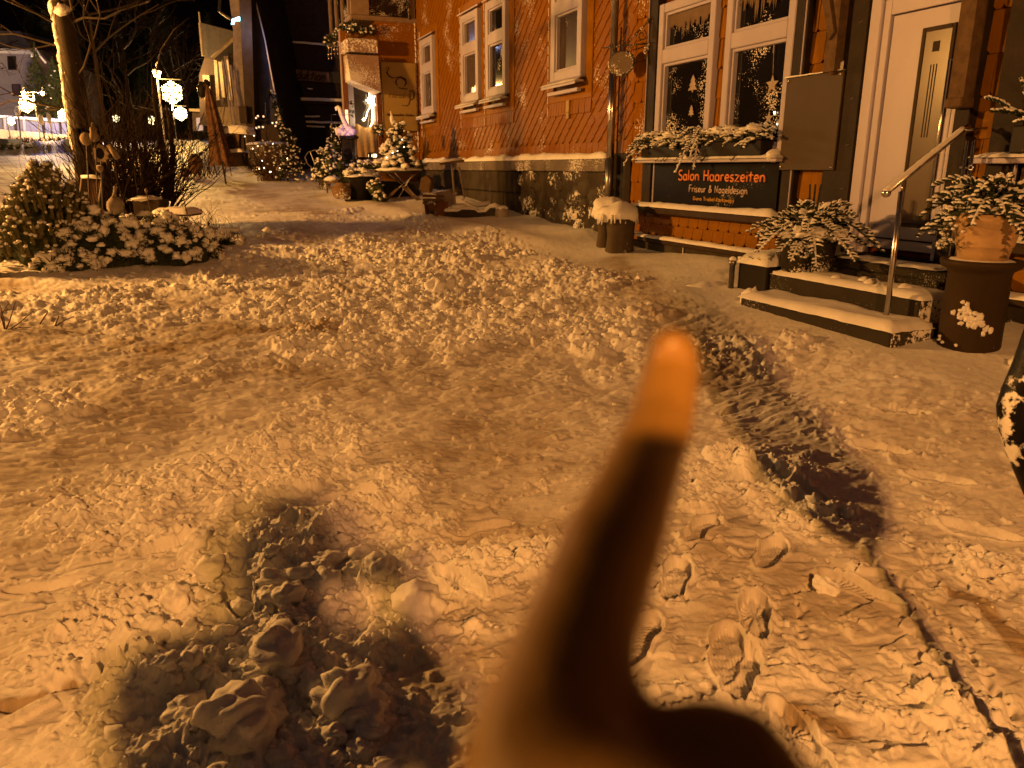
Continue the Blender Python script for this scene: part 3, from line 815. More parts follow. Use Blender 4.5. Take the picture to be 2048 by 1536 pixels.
def window(parent, s0, s1, z0, z1, ztr, gm, curtain=None, fr=.11, w0=-.02, tr=.17, dep=.07, inner=.035):
    """Frame with a transom: s0<s1, lower light below ztr, upper light above."""
    mb = MB()
    mb.fbox(s0, s0 + fr, w0 - .05, w0 + dep, z0, z1, .008); mb.fbox(s1 - fr, s1, w0 - .05, w0 + dep, z0, z1, .008)
    mb.fbox(s0 + fr, s1 - fr, w0 - .05, w0 + dep - .004, z1 - fr, z1, .008); mb.fbox(s0 + fr, s1 - fr, w0 - .05, w0 + dep - .004, z0, z0 + fr, .008)
    mb.fbox(s0 + fr, s1 - fr, w0 - .05, w0 + dep - .002, ztr - tr / 2, ztr + tr / 2, .008)
    f = mb.build('window_frame', M_white, parent)
    f['_o'] = parent['_o']
    for a, b in ((z0 + fr, ztr - tr / 2), (ztr + tr / 2, z1 - fr)):
        mb = MB(); i = inner
        mb.fbox(s0 + fr, s0 + fr + i, w0 - .04, w0 + dep * .55, a, b, .004); mb.fbox(s1 - fr - i, s1 - fr, w0 - .04, w0 + dep * .55, a, b, .004)
        mb.fbox(s0 + fr + i, s1 - fr - i, w0 - .04, w0 + dep * .55 - .002, a, a + i, .004); mb.fbox(s0 + fr + i, s1 - fr - i, w0 - .04, w0 + dep * .55 - .002, b - i, b, .004)
        q = mb.build('sash', M_white, f)
        mb = MB(); mb.fbox(s0 + fr + i, s1 - fr - i, w0 - .035, w0 - .02, a + i, b - i)
        mb.build('pane', gm, f)
    return f
def icicle_curtain(parent, s0, s1, ztop, drop, seed, up=False):
    """Paper or lace silhouette stuck on the inner face of the glass: jagged lower edge."""
    g = random.Random(seed); mb = MB(); n = 26; w_ = -.026
    for i in range(n):
        a = s0 + (s1 - s0) * i / n; b = s0 + (s1 - s0) * (i + 1) / n
        d = drop * (.35 + .65 * abs(mnoise.noise(Vector((i * .33, seed, 0)))) * 2 + .15 * g.random())
        e = drop * (.3 + .4 * g.random())
        mb.prism([F(a, w_ + .010, ztop), F(b, w_ + .010, ztop), F(b, w_ + .010, ztop - e), F((a + b) / 2, w_ + .010, ztop - d), F(a, w_ + .010, ztop - e)], NV * -.003)
    mb.build('curtain', M_curtain, parent)
def flat_star(mb, s, z, r, w_=-.014, n=5, k=.42, rot=0.):
    pts = []
    for i in range(n * 2):
        a = math.pi / 2 + math.pi * i / n + rot; q = r if i % 2 == 0 else r * k
        pts.append(F(s - q * math.cos(a), w_, z + q * math.sin(a)))
    mb.prism(pts, -NV * .003)
def flat_tree(mb, s, z, h, w_=-.014):
    o = [(0, 1), (-.28, .62), (-.14, .64), (-.40, .33), (-.2, .35), (-.5, .04), (-.07, .06), (-.07, -.08), (.07, -.08), (.07, .06), (.5, .04), (.2, .35), (.40, .33), (.14, .64), (.28, .62)]
    mb.prism([F(s - a * h, w_, z + b * h) for a, b in o], -NV * .003)
f1 = window(house, 8.15, 9.36, 1.62, 3.52, 2.885, M_glass)
f2 = window(house, 6.80, 7.94, 1.62, 3.60, 2.885, M_glass)
for z_, h_ in ((2.42, .19), (2.13, .125)):
    mb = MB(); flat_tree(mb, 8.61, z_, h_); mb.build('window_sticker', M_sticker, f1)
mb = MB(); flat_star(mb, 7.14, 2.36, .105); flat_star(mb, 7.15, 2.02, .07)
mb.tube([F(7.16, -.012, 2.72), F(7.15, -.012, 2.6), F(7.14, -.012, 2.47)], .003, 5); mb.tube([F(7.16, -.012, 2.76), F(7.16, -.012, 2.68)], .008, 5)
mb.tube([F(7.14, -.012, 2.26), F(7.15, -.012, 2.08)], .003, 5); mb.build('star_garland', M_sticker, f2)
icicle_curtain(f1, 8.31, 9.20, 3.37, .30, 4); icicle_curtain(f2, 6.95, 7.79, 3.45, .42, 9)
# white candle-arch lights glowing behind the lower right pane
mb = MB()
for s_, z_, r_ in ((6.93, 2.09, .022), (6.94, 2.05, .014), (7.07, 2.07, .012), (6.92, 1.93, .016), (6.90, 2.00, .011), (6.96, 1.98, .010), (6.93, 1.87, .014), (6.95, 1.81, .014), (6.91, 1.84, .010), (7.01, 1.95, .008), (6.94, 1.90, .012)):
    mb.blob(F(s_, -.018, z_), r_, r_ * .5, r_ * 1.2, 8, 6, .3, 2., s_)
mb.build('window_lights', E_warm, f2)
# white door with frame, narrow glass light and lever
mb = MB(); mb.fbox(5.70, 5.83, -.06, .04, .70, 3.35, .01); mb.fbox(4.80, 4.86, -.06, .03, .70, 3.35, .008); mb.fbox(4.86, 5.70, -.06, .03, 2.93, 3.35, .008)
mb.fbox(5.62, 5.70, -.06, .012, .72, 2.93, .004); mb.fbox(4.86, 5.62, -.06, .010, 2.80, 2.93, .004)
fr = mb.build('door_frame', M_door, house)
mb = MB(); mb.fbox(4.865, 5.605, -.08, -.012, .775, 2.79, .004)
door = mb.build('door', M_door, house); door['_o'] = house['_o']
mb = MB()
for a0, a1, z0, z1 in ((5.235, 5.27, .985, 2.64), (4.945, 4.98, .985, 2.64), (4.98, 5.235, 2.605, 2.64), (4.98, 5.235, .985, 1.02)): mb.fbox(a0, a1, -.014, .004, z0, z1, .003)
mb.build('glazing_bead', M_darkbrown, door)
mb = MB(); mb.fbox(4.98, 5.235, -.02, -.004, 1.02, 2.605); mb.build('pane', M_doorglass, door)
mb = MB(); mb.fbox(5.085, 5.15, -.004, .0, 2.44, 2.52)
for q in (-.028, 0, .028): mb.fbox(5.115 + q - .004, 5.115 + q + .004, -.004, -.001, 1.75, 2.34)
mb.build('pane_ornament', M_dark, door)
mb = MB(); mb.fbox(4.865, 5.605, -.012, -.006, .86, .875); mb.fbox(4.80, 5.83, -.05, .05, .68, .72, .004); mb.build('threshold', M_dark, door)
mb = MB(); mb.tube([F(4.925, -.01, 1.25), F(4.925, .05, 1.25), F(4.925, .05, 2.35), F(4.925, -.01, 2.35)], .011, 8); mb.build('door_pull', M_steel, door, True)
# canopy brackets of timber either side of the door
mb = MB(); mb.prism([F(6.22, .06, 2.38), F(6.08, .06, 2.38), F(6.08, .06, 4.6), F(6.22, .06, 4.6)], -NV * .10)
mb.prism([F(6.10, .10, 2.72), F(6.16, .10, 2.66), F(6.62, .10, 3.9), F(6.50, .10, 3.9)], -NV * .09)
mb.blob(F(6.15, .10, 2.40), .05, .05, .05, 10, 6, .1); mb.build('canopy_bracket', M_wood, house)
mb = MB(); mb.prism([F(4.80, .04, 2.03), F(4.66, .04, 2.03), F(4.66, .04, 4.6), F(4.80, .04, 4.6)], -NV * .12)
mb.fbox(4.655, 4.81, .04, .18, 1.96, 2.04, .01); mb.build('canopy_bracket', M_wood, house)
# staple marks / snow bits on the dark post, thermometer-like hooks
for z in (2.78, 2.12, 1.70, 1.30):
    mb = MB(); mb.tube([F(5.93, .066, z), F(5.88, .066, z + .012)], .004, 5); mb.build('staple', M_steel, house)
# window at the right edge, its sill and the lettered board under it
f3 = window(house, 2.9, 4.18, 1.62, 3.52, 2.885, M_glass)
mb = MB(); mb.fbox(2.7, 4.50, -.05, .17, 1.53, 1.575, .006); mb.build('window_sill', M_white, house)
mb = MB(); snow_slab(mb, F(4.5, .0, 1.575), -DV, -NV, 1.8, .18, .045, 21.); mb.build('sill_snow', M_snow, house, True)
mb = MB(); mb.fbox(2.7, 4.45, -.06, .14, .86, .95, .01); mb.build('sign_ledge', M_darkbrown, house)
mb = MB(); snow_slab(mb, F(4.45, .0, .95), -DV, -NV, 1.75, .15, .06, 22.); mb.build('ledge_snow', M_snow, house, True)

# ---- signs on the salon
def sboard(name, label, s0, s1, z0, z1, w1=.045, mat=None):
    t = thing(name, label, 'sign', F((s0 + s1) / 2, .02, z0))
    mb = MB(); mb.fbox(s0, s1, .021, w1, z0, z1, .003); mb.build('board', mat or M_sign, t); return t
t = sboard('shop_sign', 'black salon name board lettered in orange below the snowy fir boxes', 6.84, 9.30, 1.055, 1.555)
W = .048
def line(t, s, sl, z, size, sx, th, mat, slant=0., w_=W):
    mb = MB(); text(mb, s, lambda x, y: F(sl - x, w_, z + y), size, th, sx, slant); return mb.build('lettering', mat, t, True)
def fit(t, s, sl, sr, z, size, th, mat, slant=0., w_=W):
    line(t, s, sl, z, size, (sl - sr) / tlen(s, size), th, mat, slant, w_)
fit(t, 'Salon Haareszeiten', 8.72, 7.03, 1.345, .170, .0105, M_text_or)
fit(t, 'Friseur & Nageldesign', 8.47, 7.32, 1.205, .115, .0062, M_text_wh)
fit(t, 'Diana Triebel-Karkowsky', 8.37, 7.55, 1.105, .062, .0042, M_text_ye)
t = sboard('opening_hours_sign', 'dark brown board with pale lettering below the right-hand window ledge', 2.75, 4.16, 1.02, 1.50, mat=M_darkbrown)
line(t, 'Öffnungszeiten', 4.05, 1.34, .11, 1., .006, M_text_wh); line(t, 'Telefon', 4.15, 1.045, .11, 1., .006, M_text_wh)
t = thing('blank_panel', 'plain grey-brown board with four studs covering the tiles between window and door', 'panel', F(6.4, .05, 1.48))
mb = MB(); mb.fbox(6.03, 6.80, .066, .086, 1.475, 2.385, .003); mb.build('board', M_panel, t)
for a, z in ((6.77, 2.355), (6.06, 2.355), (6.77, 1.505), (6.06, 1.505)):
    mb = MB(); mb.blob(F(a, .088, z), .014, .014, .014, 10, 6, 0); mb.build('stud', M_steel, t, True)
mb = MB(); snow_slab(mb, F(6.8, .066, 2.385), -DV, -NV, .77, .03, .02, 31.); mb.prism([F(6.25, .075, 2.39), F(6.05, .075, 2.39), F(6.05, .075, 2.47)], -NV * .01); mb.build('snow_edge', M_snow, t, True)
# hanging oval sign on a scrolled bracket
t = thing('hanging_sign', 'small oval sign hanging from a scrolled iron bracket beside the downpipe', 'sign', F(9.6, .1, 3.1))
def spiral(c, r0, r1, a0, turns, fl=1, n=22):
    return [c(fl * (r0 + (r1 - r0) * i / n) * math.cos(a0 + turns * 2 * math.pi * i / n), (r0 + (r1 - r0) * i / n) * math.sin(a0 + turns * 2 * math.pi * i / n)) for i in range(n + 1)]
mb = MB(); wB = .30
B = lambda ds, dz: F(9.60 + ds, .05 + wB * .5, 3.10 + dz)
mb.tube([F(9.55, .05, 3.09), F(9.9, .20, 3.10), F(10.28, .36, 3.11)], .010, 6)
P2 = lambda u, v: F(9.55 + u, .05 + u * .42, 3.10 + v)
mb.tube(spiral(lambda a, b: P2(.13 + a, .10 + b), .085, .02, 0, 1.6), .008, 6); mb.tube([P2(.0, .28), P2(.10, .22), P2(.22, .14), P2(.34, .02)], .009, 6)
mb.tube(spiral(lambda a, b: P2(.02 + a, .27 + b), .05, .015, 2, 1.2), .007, 6); mb.tube(spiral(lambda a, b: P2(.06 + a, -.10 + b), .05, .015, 1, 1.2), .007, 6)
mb.tube([P2(0, .0), P2(.05, -.08), P2(.02, -.20), P2(.0, -.28)], .008, 6); mb.tube(spiral(lambda a, b: P2(.42 + a, .05 + b), .035, .01, 3, 1.2), .006, 6); mb.tube(spiral(lambda a, b: P2(.60 + a, .04 + b), .025, .01, 3, 1.), .006, 6)
mb.tube([P2(.30, 0), P2(.30, -.06)], .005, 5); mb.tube([P2(.56, 0), P2(.56, -.06)], .005, 5)
mb.build('bracket', M_iron_snow, t, True)
mb = MB(); c = P2(.43, -.215); un = (DV - NV * .42).normalized(); nnv = un.cross(UZ).normalized()
ring = [c + un * (.215 * math.cos(a)) + UZ * (.15 * math.sin(a)) for a in [2 * math.pi * i / 32 for i in range(32)]]
mb.prism([p - nnv * .012 for p in ring], nnv * .024); mb.build('sign_plate', snowy('oval_snowy', (.15, .11, .08), thr=.57, scale=14., fine=40.), t)
mb = MB(); mb.tube(ring + [ring[0]], .016, 6, False); mb.build('sign_rim', M_iron_snow, t, True)

# ================================================================ ORANGE SHINGLED HOUSE
SC = 21.26
oh = thing('shingled_house', 'orange house clad in diamond shingles with tall white windows on a stone plinth', 'house', F(15, 0, .4))
mb = MB(); mb.fbox(10.03, SC + 6, -6, -.06, 0, 9); mb.build('wall', M_orange_back, oh)
WIN = [(19.57, 20.66, 2.70, 4.62), (16.27, 17.38, 2.76, 4.66), (14.72, 15.81, 2.76, 4.66), (11.54, 12.66, 2.76, 4.66)]
def near_win(s, z, m=.0):
    return any(a - m < s < b + m and c - m < z < d + m for a, b, c, d in WIN)
mb = MB(); g = random.Random(77)
dx, dz = .130, .112                      # half sizes of a diamond shingle
row = 0; z = 1.98
while z < 6.3:
    s = 10.03 + (row % 2) * dx
    while s < SC:
        if not near_win(s, z, .20):
            j = g.gauss(0, .0025); wt = -.045; wb = -.020 + j
            q = [(s, z + dz * 1.02, wt), (s - dx * .985, z, wt + .011), (s, z - dz * .985, wb), (s + dx * .985, z, wt + .011 + g.gauss(0, .001))]
            if g.random() < .985:
                q2 = [(min(max(a, 10.04), SC - .01), max(c, 1.87), d) for a, c, d in q]
                mb.prism([F(a, d, c) for a, c, d in q2], NV * .010)
        s += 2 * dx
    z += dz; row += 1
mb.build('shingles', M_orange, oh)
mb = MB(); mb.fbox(10.04, SC - .01, -.06, -.044, 1.78, 6.3); mb.build('shingle_backing', M_orange_clean, oh)
tiles('shingle_border', oh, 10.04, SC - .02, 1.70, 1.885, .20, .185, w0=-.035, seed=22, mat=M_orange, clip=.012)
for (a, b, c, d) in WIN:              # plain board borders round each window, with a ragged outer shingle edge
    tiles('shingle_border', oh, a - .22, b + .22, c - .42, c - .20, .105, .22, w0=-.037, seed=int(a * 7), clip=.012, mat=M_orange)
    mb = MB(); mb.fbox(a - .24, a - .02, -.05, -.012, c - .20, d + .25, .004); mb.fbox(b + .02, b + .24, -.05, -.012, c - .20, d + .25, .004); mb.fbox(a - .02, b + .02, -.05, -.012, c - .20, c - .02, .004)
    mb.fbox(a - .02, b + .02, -.05, -.012, d + .02, d + .25, .004)
    mb.build('window_surround', M_orange_clean, oh)
    mb = MB(); g2 = random.Random(int(a * 3)); zz = c - .4
    while zz < d + .2:
        mb.tube([F(b + .245, -.006, zz), F(b + .247, -.004, zz + .10 + .08 * g2.random())], .007, 5); zz += .2
    mb.build('snow_line', M_snow, oh)
for i, (a, b, c, d) in enumerate(WIN):
    f = window(oh, a, b, c + .12, d, d - .70 if i != 3 else d - .66, (M_glass_curtain, M_glass_curtain, M_glass, M_glass_curtain)[i], fr=.15, tr=.20, w0=.0)
    mb = MB()
    p = [F(a - .02, .04, c + .12), F(b + .02, .04, c + .12), F(b + .08, .20, c), F(a - .08, .20, c)]
    mb.prism([p[0], p[1], p[2], p[3]], UZ * .035); mb.fbox(a, b, .05, .12, c - .10, c - .045, .004); mb.build('sill', M_white, f)
    mb = MB(); snow_slab(mb, F(b + .06, .05, c + .045), -DV, -NV, b - a + .12, .14, .05, a); mb.build('sill_snow', M_snow, f, True)
    if i < 3:
        mb = MB(); p = [F(a - .10, .02, d + .06), F(b + .06, .02, d + .06), F(b + .10, .10, d + .02), F(a - .12, .10, d + .02)]
        mb.prism(p, UZ * .03); mb.build('drip_board', M_white, f)
    if i == 0:
        mb = MB(); mb.tube([F(a + .4, .03, c + .5), F(a + .45, .03, c + .62), F(a + .38, .03, c + .75)], .006, 5); mb.build('window_ornament', M_sticker, f)
# plinth: dressed cap, dressed blocks at the left, rubble stone at the right
mb = MB(); g = random.Random(8); s = 10.62
while s < 21.2:
    L = g.uniform(.9, 1.3); e = min(21.22, s + L - .012); mb.fbox(s, e, -.06, .09 + g.gauss(0, .004), 1.44, 1.63, .012); s += L
mb.build('plinth_cap', M_cap, oh)
mb = MB(); mb.fbox(10.05, 21.22, -.06, -.02, -.2, 1.7); mb.build('plinth_core', M_dark, oh)
mb = MB(); g = random.Random(9)
zc = 1.432
for k in range(3):
    s = 14.0 + g.uniform(0, .4)
    h = (.42, .44, .50)[k]
    while s < 21.2:
        L = g.uniform(.75, 1.35); e = min(21.22, s + L - .02); mb.fbox(s, e, -.02, .045 + g.gauss(0, .008), zc - h + .014, zc, .02); s += L
    zc -= h
mb.build('plinth_blocks', M_stone_clean, oh)
mb = MB(); cells = []
for k in range(150):
    s = 10.62 + g.random() * 3.4; z = .2 + g.random() * 1.2; r = .10 + .12 * g.random()
    if any(abs(s - a) < (r + c) * .62 and abs(z - b) < (r + c) * .45 for a, b, c in cells): continue
    cells.append((s, z, r)); mb.blob(F(s, -.02, z), r * 1.35, .085, r * .85, 12, 8, .45, 1.6, s * 9, rot=math.atan2(DV.y, DV.x))
mb.build('rubble_stones', M_stone, oh, True)
mb = MB(); mb.fbox(10.62, 14.05, -.02, .015, -.1, 1.43)
mb.build('rubble_mortar', M_stone_clean, oh)
mb = MB(); snow_slab(mb, F(20.6, -.03, 1.63), -DV, -NV, 10.0, .12, .10, 41.); mb.build('plinth_snow', M_snow, oh, True)
# downpipe with its boot
t = MB(); pts = [F(10.42, .12, z) for z in (6.0, 3.0)]
mb = MB(); mb.tube([F(10.42, .11, 6.0), F(10.42, .11, 2.96)], .052, 14); mb.build('downpipe', M_zinc, oh, True)
mb = MB(); mb.tube([F(10.42, .11, 2.98), F(10.42, .11, 1.62)], .056, 14); mb.build('downpipe', M_steel, oh, True)
mb = MB(); mb.tube([F(10.42, .11, 1.64), F(10.44, .11, .92)], .060, 14); mb.lathe(F(10.44, .11, .88), [(.075, 0), (.075, .06), (.062, .08)], 14); mb.build('downpipe_boot', M_zinc, oh, True)
mb = MB(); mb.tube([F(10.30, .07, 3.4), F(10.30, .07, .8)], .012, 6); mb.build('cable', M_dark, oh)
mb = MB(); mb.fbox(12.04, 12.15, -.02, .01, 2.38, 2.56); mb.fbox(12.05, 12.14, -.02, .01, 2.28, 2.37); mb.build('utility_plate', M_yellow, oh)
# ================================================================ plants and snow-laden branches
def fir_branch(N, S, P, dr, L, rnd, droop=.35, tw=.10, r=.0075, snow=.85, gap=.034):
    P = Vector(P); dr = Vector(dr).normalized(); n = 7; pts = []
    for i in range(n + 1):
        t = i / n; pts.append(P + dr * (L * t) - UZ * (droop * L * t * t))
    N.tube(pts, [r * .8 * (1 - .6 * i / n) for i in range(n + 1)], 4)
    if rnd.random() < snow: S.tube([p + UZ * r * .8 for p in pts[1:]], [r * 1.5 * (1 - .35 * i / n) for i in range(n)], 5)
    side = dr.cross(UZ)
    side = side.normalized() if side.length > .1 else Vector((1, 0, 0))
    d = .06
    while d < L:
        t = d / L; k = int(t * n); q = pts[k].lerp(pts[min(k + 1, n)], t * n - k)
        for sg in (-1, 1):
            l = tw * (1.15 - .75 * t) * rnd.uniform(.7, 1.25)
            v = (dr * .75 + side * sg * rnd.uniform(.6, 1.) + UZ * rnd.uniform(-.25, .25)).normalized()
            e = q + v * l - UZ * (.12 * l); m_ = q.lerp(e, .5) + UZ * .06 * l
            N.tube([q, m_, e], [r * 1.05, r * 1.15, r * .5], 4)
            for _ in range(5):
                a = q.lerp(e, rnd.random()); u = Vector((rnd.gauss(0, 1), rnd.gauss(0, 1), rnd.gauss(0, 1))).normalized()
                b = a + (u * .6 + v * .6) * .022; c = (v.cross(u)) * .0016
                N.add([a - c, a + c, b], [(0, 1, 2)])
            if rnd.random() < snow:
                f0 = rnd.uniform(0, .15)
                S.tube([q.lerp(m_, f0) + UZ * r * .9, m_ + UZ * r * 1.1, m_.lerp(e, rnd.uniform(.6, 1.05)) + UZ * r * .9], [r * .9, r * rnd.uniform(1.3, 1.9), r * .9], 5, flat=.8)
        d += gap * rnd.uniform(.8, 1.3)
    return pts[-1]
def tuft(N, c, r, rnd, n=10, up=.4):
    for _ in range(n):
        u = Vector((rnd.gauss(0, 1), rnd.gauss(0, 1), rnd.gauss(up, .8))).normalized(); v = u.orthogonal().normalized() * r * .07
        N.add([c - v, c + v, c + u * r * rnd.uniform(.7, 1.2)], [(0, 1, 2)])
def snow_bush(t, c, rx, ry, rz, n, rnd, br=(.035, .07), dark=.35, shape='dome', needle='foliage', snowname='snow_cover', fl=.75, core=True):
    """Evergreen mound: needle tufts through the volume, a cushion of snow on most of the shoots."""
    N = MB(); S = MB(); c = Vector(c)
    for i in range(n):
        th = rnd.uniform(0, 2 * math.pi)
        if shape == 'dome':
            ph = math.asin(rnd.random() ** .8); k = rnd.uniform(.78, 1.03) * (1 + .16 * mnoise.noise(Vector((th * 1.3, ph * 2, c.x))))
            p = c + Vector((rx * math.cos(ph) * math.cos(th) * k, ry * math.cos(ph) * math.sin(th) * k, rz * math.sin(ph) * k))
        else:                                   # cone
            h = (1 - math.sqrt(rnd.random())) if shape == 'cone' else rnd.random(); k = rnd.uniform(.75, 1.05) * ((1 - h * .96) if shape == 'cone' else (1 - .75 * h ** 2.5)) * (1 + .18 * math.sin(h * 24))
            p = c + Vector((rx * k * math.cos(th), ry * k * math.sin(th), rz * h * 2))
        r = rnd.uniform(*br) * (1. if shape == 'dome' else (1.15 - .6 * h))
        out = (p - c); out.z = abs(out.z) * .5; out = out.normalized() if out.length > 0 else UZ
        tuft(N, p - UZ * r * .3, r * 1.9, rnd, 12)
        tuft(N, p - out * r * 1.2 - UZ * r, r * 1.9, rnd, 8)
        if rnd.random() > dark:
            S.blob(p + UZ * r * .2, r * rnd.uniform(.7, 1.2), r * rnd.uniform(.6, 1.), r * rnd.uniform(.5, 1.) * fl, 11, 8, .85, 1.7, rnd.uniform(0, 90), rot=rnd.uniform(0, 3))
    if core:
        if shape == 'dome': N.blob(c, rx * .80, ry * .80, rz * .80, 18, 10, .25, 2., 1.)
        else: N.lathe(c, [(rx * .6, 0), (rx * .4, rz * .6), (rx * .12, rz * 1.2), (.005, rz * 1.5)], 12)
    N.build(needle, M_needle, t); S.build(snowname, M_snow, t, True)
def bare(N, p, d, L, r, rnd, lev, spread=.5, curl=.15, pen=None):
    p = Vector(p); d = Vector(d).normalized(); pts = [p]; n = 4
    for i in range(n):
        d = (d + Vector((rnd.gauss(0, curl), rnd.gauss(0, curl), rnd.gauss(0, curl) + .04))).normalized(); p = p + d * (L / n); pts.append(p)
    N.tube(pts, [r * (1 - .5 * i / n) for i in range(n + 1)], 5 if r > .01 else 4, False)
    if pen is not None and r > .012: pen.tube([q + UZ * r * .7 for q in pts[1:]], [r * .6 * (1 - .5 * i / n) for i in range(n)], 4, False)
    if lev > 0:
        for k in range(rnd.choice((2, 3, 3))):
            i = rnd.randint(1, n); q = pts[i]
            v = (d + Vector((rnd.gauss(0, spread), rnd.gauss(0, spread), rnd.gauss(.05, spread * .8)))).normalized()
            bare(N, q, v, L * rnd.uniform(.55, .8), r * .55, rnd, lev - 1, spread, curl, pen)

# ---------------------------------------------------------------- flower boxes under the salon windows
def flower_box(s0, s1, label, seed, nb):
    t = thing('flower_box', label, 'flower box', F((s0 + s1) / 2, .1, 1.62), 'fir-filled boxes on the salon window sills')
    mb = MB(); mb.fbox(s0, s1, .03, .20, 1.625, 1.79, .01); mb.fbox(s0 - .02, s1 + .02, .02, .215, 1.79, 1.815, .006); mb.fbox(s0 + .02, s1 - .02, .2, .204, 1.70, 1.707)
    mb.build('box', M_black, t)
    N = MB(); S = MB(); r = random.Random(seed)
    for i in range(nb):
        a = s0 + (s1 - s0) * (i + .5) / nb + r.gauss(0, .04); o = r.random()
        dr = DV * r.gauss(0, .75) - NV * r.uniform(-.25, 1.0) + UZ * r.uniform(-.1, 1.1)
        fir_branch(N, S, F(a, .10 + .05 * o, 1.80), dr, r.uniform(.16, .32), r, .35, .075, .0095, .8)
    for i in range(int(nb * .45)):
        a = s0 + (s1 - s0) * (i + .5) / (nb * .45); rr_ = r.uniform(.025, .05)
        S.blob(F(a, .15 + r.uniform(0, .1), 1.85 + r.uniform(0, .08)), rr_ * 1.7, rr_, rr_ * .6, 16, 10, .9, 2.8, r.uniform(0, 9), rot=r.uniform(0, 3))
    N.build('fir_branches', M_needle, t); S.build('snow_cover', M_snow, t, True)
    w_ = MB()
    for i in range(4):
        a = s0 + (s1 - s0) * r.random(); w_.tube([F(a, .19, 1.66), F(a + .05, .22, 1.60), F(a + .09, .21, 1.575), F(a + .14, .2, 1.60)], .004, 5)
    w_.build('cable', M_black, t)
flower_box(8.32, 9.42, 'black window box of snow-laden fir twigs under the window with paper fir trees', 3, 48)
flower_box(6.98, 8.05, 'black window box of snow-laden fir twigs under the window with paper stars', 4, 54)
t = thing('flower_box', 'black window box of bare snowy twigs at the right edge beside the door', 'flower box', F(3.9, .1, 1.60), 'fir-filled boxes on the salon window sills')
mb = MB(); mb.fbox(3.2, 4.18, .03, .20, 1.60, 1.80, .01); mb.build('box', M_black, t)
N = MB(); S = MB(); r = random.Random(8)
for i in range(30): fir_branch(N, S, F(3.25 + .03 * i, .1, 1.8), DV * r.gauss(.35, .5) - NV * r.uniform(-.1, .7) + UZ * r.uniform(.2, 1.6), r.uniform(.25, .6), r, .3, .09, .0085, .8)
N.build('fir_branches', M_needle, t); S.build('snow_cover', M_snow, t, True)
# hanging trail between the two boxes and at the left end
t = thing('fir_trail', 'snowy fir spray trailing down between the two window boxes over the sign', 'fir spray', F(8.18, .2, 1.6))
N = MB(); S = MB(); r = random.Random(12)
for i in range(9): fir_branch(N, S, F(8.14 + .04 * r.random(), .16, 1.88), DV * r.gauss(0, .3) - NV * r.uniform(.3, 1.) + UZ * r.uniform(-.9, .5), r.uniform(.2, .36), r, .7, .07, .009, .9)
N.build('fir_branches', M_needle, t); S.build('snow_cover', M_snow, t, True)
t = thing('fir_trail', 'snowy fir spray drooping over the left corner of the window sill', 'fir spray', F(9.5, .2, 1.6))
N = MB(); S = MB()
for i in range(9): fir_branch(N, S, F(9.45, .14, 1.86), DV * r.uniform(.1, 1.) - NV * r.uniform(.1, .8) + UZ * r.uniform(-.7, .3), r.uniform(.16, .30), r, .8, .07, .0085, .9)
N.build('fir_branches', M_needle, t); S.build('snow_cover', M_snow, t, True)

# ---------------------------------------------------------------- steps with handrail
st = thing('front_steps', 'three dark stone steps with snowy treads leading up to the white salon door', 'steps', F(5, .6, .2))
mb = MB()
mb.fbox(4.36, 5.82, .05, .50, .20, .70, .012); mb.build('upper_step', M_step, st)
mb = MB(); mb.fbox(4.27, 5.62, .05, .53, .625, .700, .015); mb.build('nosing', M_step, st)
mb = MB(); mb.fbox(4.15, 5.82, .05, .92, -.1, .535, .012); mb.build('middle_step', M_step, st)
mb = MB(); mb.prism([F(4.147, .06, .0), F(4.147, .918, .0), F(4.147, .918, .53), F(4.147, .06, .53)], -DV * .004); mb.build('snowed_end', M_stepside, st)
mb = MB(); mb.fbox(4.02, 5.72, .05, 1.32, -.2, .35, .012); mb.build('lower_step', M_step, st)
mb = MB(); mb.prism([F(4.017, .93, -.1), F(4.017, 1.318, -.1), F(4.017, 1.318, .345), F(4.017, .93, .345)], -DV * .004); mb.build('snowed_end', M_stepside, st)
mb = MB(); snow_slab(mb, F(5.73, .90, .35), -DV, -NV, 1.72, .43, .062, 51., over=.012, ragged=.02)
mb.blob(F(5.72, 1.20, .30), .10, .08, .13, 16, 10, .35, 2.5, 4.); mb.blob(F(5.76, 1.26, .20), .07, .07, .10, 14, 8, .35, 2.5, 7.)
mb.build('tread_snow', M_snow, st, True)
mb = MB(); snow_slab(mb, F(5.82, .52, .535), -DV, -NV, 1.68, .40, .045, 52., over=.008, ragged=.015)
for a in ((4.75, .78, .05), (4.9, .70, .04), (4.45, .75, .045), (5.1, .82, .03), (4.62, .83, .03)): mb.blob(F(a[0], a[1], .58), a[2] * 1.3, a[2], a[2] * .7, 12, 8, .5, 2., a[0])
mb.build('tread_snow', M_snow, st, True)
mb = MB(); snow_slab(mb, F(5.5, .10, .702), -DV, -NV, 1.10, .38, .016, 53., over=-.02, ragged=.05); mb.build('tread_snow', M_snow, st, True)
rl = thing('handrail', 'stainless steel handrail with snow on it rising beside the front steps', 'handrail', F(4.6, 1., .38))
pa = F(4.32, 1.05, .36); pb = F(4.335, 1.05, 1.33)
mb = MB(); mb.tube([pa, pb], .0215, 16); mb.lathe(pa, [(.05, 0), (.05, .008), (.0225, .012)], 16); mb.tube([pb, pb + UZ * .05], .008, 8); mb.build('post', M_steel, rl, True)
ra = F(4.40, 1.13, 1.318); rb = F(4.508, .30, 1.774)
mb = MB(); d_ = (ra - rb).normalized()
mb.tube([ra, rb, rb + (rb - ra) * .08], .021, 14); mb.blob(ra, .034, .034, .034, 16, 12, 0); mb.build('rail', M_steel, rl, True)
mb = MB(); n = 26
